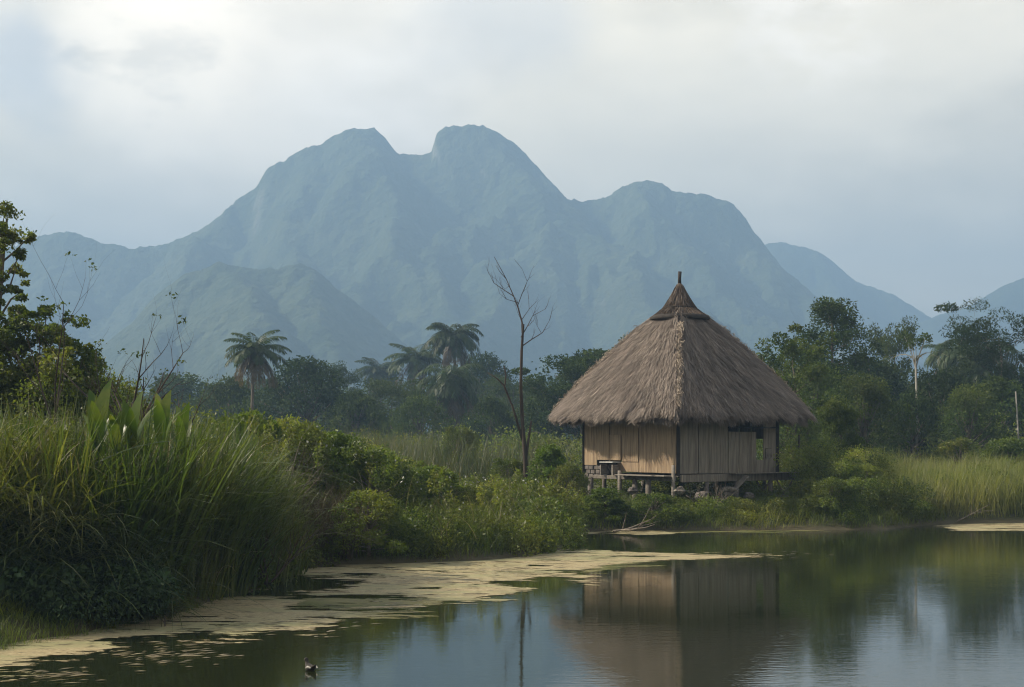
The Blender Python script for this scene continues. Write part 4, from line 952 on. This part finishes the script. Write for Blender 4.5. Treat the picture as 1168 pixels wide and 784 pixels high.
def straw(acc, fc, n, u, s, L, W, lift0, drop=0.0, tint=None, rg=RNG):
    P0 = roofpt(u, fc, s, 0)
    u2 = u-L/5.3; P1 = roofpt(np.maximum(u2, -.03), fc, np.clip(s+rg.normal(size=n)*.012, 0, 1), 0)
    D = nrm(P1-P0); D += rg.normal(size=(n, 3))*.045
    corners = [(-.7071, -.7071), (.7071, -.7071), (.7071, .7071), (-.7071, .7071)]; nn = np.array([corners[fc][0]*.74, corners[fc][1]*.74, .67])
    S = nrm(np.cross(D, nn)); base = P0+nn*(lift0-.05)[:, None]
    mid = base+D*(L*.5)[:, None]+nn*(.035*rg.random(n))[:, None]; tip = base+D*L[:, None]+nn*(.03+.05*rg.random(n))[:, None]
    tip[:, 2] -= drop*L*.25
    w_ = (W*.5)[:, None]
    V = np.stack([base-S*w_*.7, base+S*w_*.7, mid+S*w_, mid-S*w_, tip+S*w_*.25, tip-S*w_*.25], 1)
    b = (np.arange(n)*6)[:, None, None]; Q = (b+np.array([[0, 1, 2, 3], [3, 2, 4, 5]])[None]).reshape(-1, 4)
    acc.add(V, Q, np.repeat(rg.random(n), 2), np.repeat(tint if tint is not None else rg.random(n), 2))
for fc in range(4):
    dens = 1.0 if fc in (0, 1) else .45
    for L_ in range(17):   # courses
        u0 = .02+L_*.058; wid = R0+(R1-R0)*u0; n = int(820*dens*wid)
        s = RNG.random(n); wob = .018*np.sin(s*23+L_)+.014*np.sin(s*57+L_*2)
        u = u0+.05*RNG.random(n)+wob; L = RNG.uniform(.28, .52, n)*(.8+.4*vnoise(s*40, s*0+L_, 3))
        straw(a, fc, n, np.clip(u, .0, 1.0), s, L, RNG.uniform(.010, .032, n), .03+.12*RNG.random(n)**2, tint=np.clip(-.1+.9*fbm(s*46, s*0+L_*.7, 2, 8)+.35*(RNG.random(n)-.3)+.35*(fbm(s*5, s*0+L_*.25, 2, 18)-.5), 0, 1))
    n = int(5200*dens); s = RNG.random(n); tuft = .5*vnoise(s*42, s*0+fc*9, 5)+.5*vnoise(s*95, s*0+fc*9, 15)
    straw(a, fc, n, .02+.03*RNG.random(n), s, .08+.26*tuft**1.5+.10*RNG.random(n), RNG.uniform(.010, .026, n), -.12+.22*RNG.random(n), drop=1.0, tint=.3+.6*tuft)
    n = int(2600*dens); s = RNG.random(n)   # hanging inner fringe that thickens the eave
    straw(a, fc, n, .03+.02*RNG.random(n), s, .16+.18*vnoise(s*30, s*0+fc*3, 6), RNG.uniform(.010, .02, n), -.22+.12*RNG.random(n), drop=2.2, tint=.2+.3*RNG.random(n))
roof = link('roof', a.mesh('roof'), M['thatch'], hut)
a = Acc()   # pale bound tufts along the hips
for fc in range(4):
    for k in range(32):
        u_ = .02+k*.0265; c = roofpt(u_, fc, 0.0, .05); n = 90
        d0 = roofpt(u_-.03, fc, 0.0, .04)-c; d0 = d0/np.linalg.norm(d0)
        P = c+RNG.normal(size=(n, 3))*np.array([.05, .05, .06]); D = d0+RNG.normal(size=(n, 3))*.5
        leaves(a, P, D, RNG.uniform(.08, .24, n), .02, tint=.2+.7*RNG.random())
link('hip_thatch', a.mesh('hip'), M['thatch_ridge'], roof)
# cap: flared skirt, cone, finial
def lathe(prof, n=28, wob=0.0):
    V = []; Q = []
    for i, (r, z) in enumerate(prof):
        for k in range(n):
            th = 2*math.pi*k/n; rr = r*(1+wob*math.sin(k*3.0+i)); V.append((rr*math.cos(th), rr*math.sin(th), z+ZB))
    for i in range(len(prof)-1):
        for k in range(n): Q.append((i*n+k, i*n+(k+1) % n, (i+1)*n+(k+1) % n, (i+1)*n+k))
    return V, Q
cap = Acc(); V, Q = lathe([(.55, 6.58), (.88, 6.52), (.91, 6.56), (.72, 6.70), (.52, 6.84), (.50, 6.86), (.34, 7.08), (.20, 7.34), (.10, 7.56), (.055, 7.66), (.03, 7.68)], 28); cap.add(V, Q, .3, .2)
n = 900
for z0, z1, r0_, r1_, nn_ in ((6.88, 6.56, .50, .90, 1500), (7.64, 6.86, .07, .51, 1200)):
    th = RNG.random(nn_)*2*math.pi; t0 = RNG.random(nn_)*.75 if z0 > 7 else RNG.random(nn_)*.45; t1 = np.minimum(t0+.35+.3*RNG.random(nn_), 1.04)
    def pt(t, lift):
        cv = t**1.35; r = r0_+(r1_-r0_)*cv+lift; z = z0+(z1-z0)*t
        return np.stack([np.cos(th)*r, np.sin(th)*r, z+ZB], 1)
    A_, B_ = pt(t0, .02), pt(t1, .03+.02*RNG.random(nn_)); leaves(cap, (A_+B_)/2, B_-A_, np.linalg.norm(B_-A_, axis=1), .022, tint=.3+.5*RNG.random(), fold=.02)
cp = link('roof_cap', cap.mesh('cap'), M['thatch_cap'], hut)
a = Acc(); V, Q = lathe([(.84, 6.52), (.95, 6.44), (.985, 6.48), (.96, 6.56), (.84, 6.62)], 28, .012); a.add(V, Q, .5, .5); link('cap_rim', a.mesh('rim', True), M['dark_wood'], cp)
a = Acc(); V, Q = lathe([(.535, 6.84), (.56, 6.86), (.535, 6.885)], 28); a.add(V, Q, .5, .5); link('binding', a.mesh('binding', True), M['dark_wood'], cp)
a = Acc(); tube(a, [(0, 0, 7.55+ZB), (0, 0, 7.8+ZB), (.01, 0, 8.03+ZB)], [.065, .055, .06], 10); link('finial', a.mesh('finial', True), M['dark_wood'], cp)

# rubble, boards and roots under and beside the hut
def rock(px, py, Y, r, label, mat='stone', seed=0):
    bm_ = bmesh.new(); bmesh.ops.create_icosphere(bm_, subdivisions=3, radius=r*.72); rg = np.random.default_rng(seed)
    for v_ in bm_.verts:
        c = v_.co; f = 1+.3*math.sin(c.x/r*2.9+seed)*math.cos(c.y/r*3.7+seed)+.14*math.sin(c.z/r*7+seed*2)+.08*rg.normal(); v_.co = Vector((c.x*1.25*f, c.y*f, c.z*.75*f))
    me = bpy.data.meshes.new('rock'); bm_.to_mesh(me); bm_.free(); o = link('rock', me, M[mat]); p = at(px, py, Y); o.location = p; o.rotation_euler = (0, 0, seed); return tag(o, label, 'rock', 'rocks under the hut')
rock(775, 560, 42.4, .20, 'pale rock at the foot of the near corner stilt', 'stone_pale', 1)
rock(800, 566, 42.6, .24, 'dark rock under the grey wall, nearest the corner', 'stone', 2)
rock(835, 560, 43.4, .26, 'pale slab like rock leaning under the middle of the grey wall', 'stone_pale', 3)
rock(722, 560, 43.6, .18, 'rock beside the stone stilt under the brown wall', 'stone', 4)
rock(855, 566, 43.8, .2, 'dark rock between the slab like rock and the last stilt', 'stone', 5)
rock(890, 568, 44.6, .22, 'rock under the veranda corner', 'stone', 6)
bm_ = bmesh.new(); quadbox(bm_, (-1.2, 0), (1.2, .1), .18, .55, .60); o = finish(bm_, 'loose_plank', M['plank_shade_grey'], None, .004); o.location = at(905, 566, 44.0); o.location.z = .66; o.rotation_euler = (.03, .02, -.1); tag(o, 'loose grey plank lying on the ground by the veranda', 'plank')
bm_ = bmesh.new(); quadbox(bm_, (-.6, 0), (.6, 0), .2, .55, .60); o = finish(bm_, 'broken_board', M['stone_pale'], None, .004); o.location = at(838, 556, 43.6); o.location.z = 1.05; o.rotation_euler = (.2, -.75, .3); tag(o, 'broken board leaning under the grey wall', 'plank')
twiggy('brushwood', 812, 572, 42.2, .5, 'heap of dead brushwood under the grey wall', 'brushwood', 12, 44, 'bark', .9, .02, 0, 1.8)

# ------------------------------------------------------------------ water bird
x, y = onwater(354, 765)
me = bpy.data.meshes.new('bird'); bm_ = bmesh.new()
prev = None; ring = 12
prof = [(-.125, .075, .006, .010), (-.09, .055, .020, .018), (-.05, .032, .036, .032), (0, .026, .044, .040), (.045, .034, .038, .040), (.075, .060, .022, .028), (.085, .085, .018, .020), (.092, .105, .021, .021), (.108, .112, .019, .018), (.122, .108, .008, .007), (.145, .103, .002, .002)]
for (px_, pz, ry, rz_) in prof:
    cur = [bm_.verts.new((px_, ry*math.cos(2*math.pi*k/ring), pz+rz_*math.sin(2*math.pi*k/ring))) for k in range(ring)]
    if prev:
        for k in range(ring): bm_.faces.new((prev[k], prev[(k+1) % ring], cur[(k+1) % ring], cur[k]))
    else: bm_.faces.new(cur[::-1])
    prev = cur
bm_.faces.new(prev); bm_.to_mesh(me); bm_.free(); me.polygons.foreach_set('use_smooth', [True]*len(me.polygons))
br = link('water_bird', me, M['feather']); br.location = (x, y, 0); br.rotation_euler = (0, 0, math.radians(125)); br.scale = (1.0, 1.2, 1.0); tag(br, 'small dark water bird with a pale flank floating on the pond', 'bird')
a = Acc()
for sgn in (-1, 1):
    V = []; Q = []
    for i in range(7):
        for j in range(4):
            t, s_ = i/6, j/3; V.append((-.09+.12*t, sgn*(.038+.010*math.sin(math.pi*t))*(.75+.3*math.sin(math.pi*s_*.9)), .02+.035*s_*math.sin(math.pi*(t*.8+.12))+.012*(1-t)))
    for i in range(6):
        for j in range(3): Q.append((i*4+j, i*4+j+1, (i+1)*4+j+1, (i+1)*4+j))
    a.add(V, Q, .2, .5)
link('wing', a.mesh('wing', True), M['feather_pale'], br)

# ------------------------------------------------------------------ air, sky, sun, camera
bm_ = bmesh.new(); bmesh.ops.create_cube(bm_, size=1)
for v_ in bm_.verts: v_.co = Vector((v_.co.x*5200, v_.co.y*2960+1400, -3 if v_.co.z < 0 else 385))
me = bpy.data.meshes.new('haze'); bm_.to_mesh(me); bm_.free()
m, nt, out = newmat('haze_air'); pv = N(nt, 'ShaderNodeVolumePrincipled')
pv.inputs['Color'].default_value = (.32, .49, .72, 1); pv.inputs['Density'].default_value = .00091; pv.inputs['Anisotropy'].default_value = .1
nt.links.new(pv.outputs[0], out.inputs['Volume'])
hz = link('haze', me, m); tag(hz, 'pale blue haze in the air before the mountains', 'haze', kind='stuff')

W = bpy.data.worlds.new('World'); sc.world = W; W.use_nodes = True; nt = W.node_tree; nt.nodes.clear()
out = nt.nodes.new('ShaderNodeOutputWorld'); bg = nt.nodes.new('ShaderNodeBackground'); bg.inputs[1].default_value = .1
sky = nt.nodes.new('ShaderNodeTexSky'); sky.sky_type = 'NISHITA'; sky.sun_disc = False; sky.sun_elevation = SUN_EL; sky.sun_rotation = SUN_AZ; sky.air_density = 1.2; sky.dust_density = 2.5
tc = nt.nodes.new('ShaderNodeTexCoord'); D = tc.outputs['Generated']
def dirmask(px, py, r0, r1):
    v = Vector((px-CX, F, -(py-HY))).normalized(); vm = nt.nodes.new('ShaderNodeVectorMath'); vm.operation = 'DISTANCE'
    wn = noise(nt, D, 7, 4, .6, 'Color'); ad = nt.nodes.new('ShaderNodeVectorMath'); ad.operation = 'MULTIPLY_ADD'
    nt.links.new(wn, ad.inputs[0]); ad.inputs[1].default_value = (.10, .10, .10)
    sb = nt.nodes.new('ShaderNodeVectorMath'); sb.operation = 'SUBTRACT'; nt.links.new(D, sb.inputs[0]); sb.inputs[1].default_value = (.05, .05, .05); nt.links.new(sb.outputs[0], ad.inputs[2])
    nt.links.new(ad.outputs[0], vm.inputs[0]); vm.inputs[1].default_value = v
    mr = nt.nodes.new('ShaderNodeMapRange'); mr.interpolation_type = 'SMOOTHSTEP'; nt.links.new(vm.outputs['Value'], mr.inputs[0]); mr.inputs[1].default_value = r1; mr.inputs[2].default_value = r0; return mr.outputs[0]
mp = nt.nodes.new('ShaderNodeMapping'); nt.links.new(D, mp.inputs[0]); mp.inputs['Scale'].default_value = (1, 1, 2.2)
c1 = noise(nt, mp.outputs[0], 4.5, 7, .55); c2 = noise(nt, mp.outputs[0], 11, 7, .55)
K = 10.2
col = mixc(nt, ramp(nt, c1, [(.43, 0.0), (.58, 1.0)]), (.92*K, .79*K, .585*K), (1.12*K, .97*K, .73*K))
col = mixc(nt, math_(nt, 'MULTIPLY', dirmask(250, 90, .03, .17), ramp(nt, c2, [(.40, .80), (.58, 1.0)])), col, (1.24*K, 1.08*K, .87*K))
col = mixc(nt, math_(nt, 'MULTIPLY', dirmask(440, 110, .02, .10), ramp(nt, c2, [(.35, .6), (.62, .9)])), col, (1.22*K, 1.09*K, .92*K))
col = mixc(nt, math_(nt, 'MULTIPLY', dirmask(20, 80, .015, .05), .8), col, (.66*K, .64*K, .62*K))
col = mixc(nt, math_(nt, 'MULTIPLY', dirmask(560, 5, .02, .08), .6), col, (.74*K, .70*K, .65*K))
sx = nt.nodes.new('ShaderNodeSeparateXYZ'); nt.links.new(D, sx.inputs[0])
c3 = noise(nt, mp.outputs[0], 24, 8, .6)
puff = math_(nt, 'MULTIPLY', dirmask(175, 60, .03, .085), ramp(nt, math_(nt, 'ADD', math_(nt, 'MULTIPLY', c2, .6), math_(nt, 'MULTIPLY', c3, .4)), [(.44, 0.0), (.53, 1.0)]))
col = mixc(nt, math_(nt, 'MULTIPLY', puff, .8), col, (1.48*K, 1.28*K, 1.01*K))
puff2 = math_(nt, 'MULTIPLY', dirmask(930, 35, .02, .07), ramp(nt, c3, [(.42, 0.0), (.62, .6)]))
col = mixc(nt, puff2, col, (1.28*K, 1.14*K, .96*K))
sv = nt.nodes.new('ShaderNodeVectorMath'); sv.operation = 'SCALE'; nt.links.new(col, sv.inputs[0]); nt.links.new(math_(nt, 'MULTIPLY_ADD', c2, .42, .79), sv.inputs['Scale']); col = sv.outputs[0]
fz = nt.nodes.new('ShaderNodeMapRange'); nt.links.new(sx.outputs['Z'], fz.inputs[0]); fz.inputs[1].default_value = .35; fz.inputs[2].default_value = .8; fz.inputs[3].default_value = 1; fz.inputs[4].default_value = .12
fy = nt.nodes.new('ShaderNodeMapRange'); nt.links.new(sx.outputs['Y'], fy.inputs[0]); fy.inputs[1].default_value = -.5; fy.inputs[2].default_value = .5; fy.inputs[3].default_value = .2; fy.inputs[4].default_value = 1.0
col = mixc(nt, math_(nt, 'MULTIPLY', fz.outputs[0], fy.outputs[0]), mixc(nt, .55, sky.outputs[0], (.26*K, .25*K, .23*K)), col)   # cloud veil in front; unseen sky overhead and behind darkened to cut ambient fill
nt.links.new(col, bg.inputs[0]); nt.links.new(bg.outputs[0], out.inputs[0])

sl = bpy.data.lights.new('sun', 'SUN'); sl.energy = 5.0; sl.angle = math.radians(.8); sl.color = (1, .90, .74)
so = bpy.data.objects.new('sun', sl); COL.objects.link(so); so.rotation_euler = SV.to_track_quat('Z', 'Y').to_euler(); so.location = (-20, 0, 60)

cam = bpy.data.cameras.new('camera'); cam.lens = 50; cam.sensor_width = 36; cam.shift_y = (HY-392)/1168; cam.clip_start = .1; cam.clip_end = 8000
co = bpy.data.objects.new('camera', cam); COL.objects.link(co); co.location = (0, 0, CAMZ); co.rotation_euler = (math.radians(90), 0, 0); sc.camera = co

sc.view_settings.view_transform = 'Standard'; sc.view_settings.look = 'None'; sc.view_settings.gamma = 1; sc.view_settings.exposure = .84
sc.render.engine = 'CYCLES'; cy = sc.cycles; cy.pixel_filter_type = 'BLACKMAN_HARRIS'; cy.filter_width = 1.15
cy.use_denoising = True; cy.max_bounces = 5; cy.diffuse_bounces = 2; cy.glossy_bounces = 2; cy.transmission_bounces = 2; cy.volume_bounces = 1; cy.transparent_max_bounces = 8
cy.sample_clamp_indirect = 4; cy.caustics_reflective = False; cy.caustics_refractive = False; cy.use_adaptive_sampling = True; cy.adaptive_threshold = .02
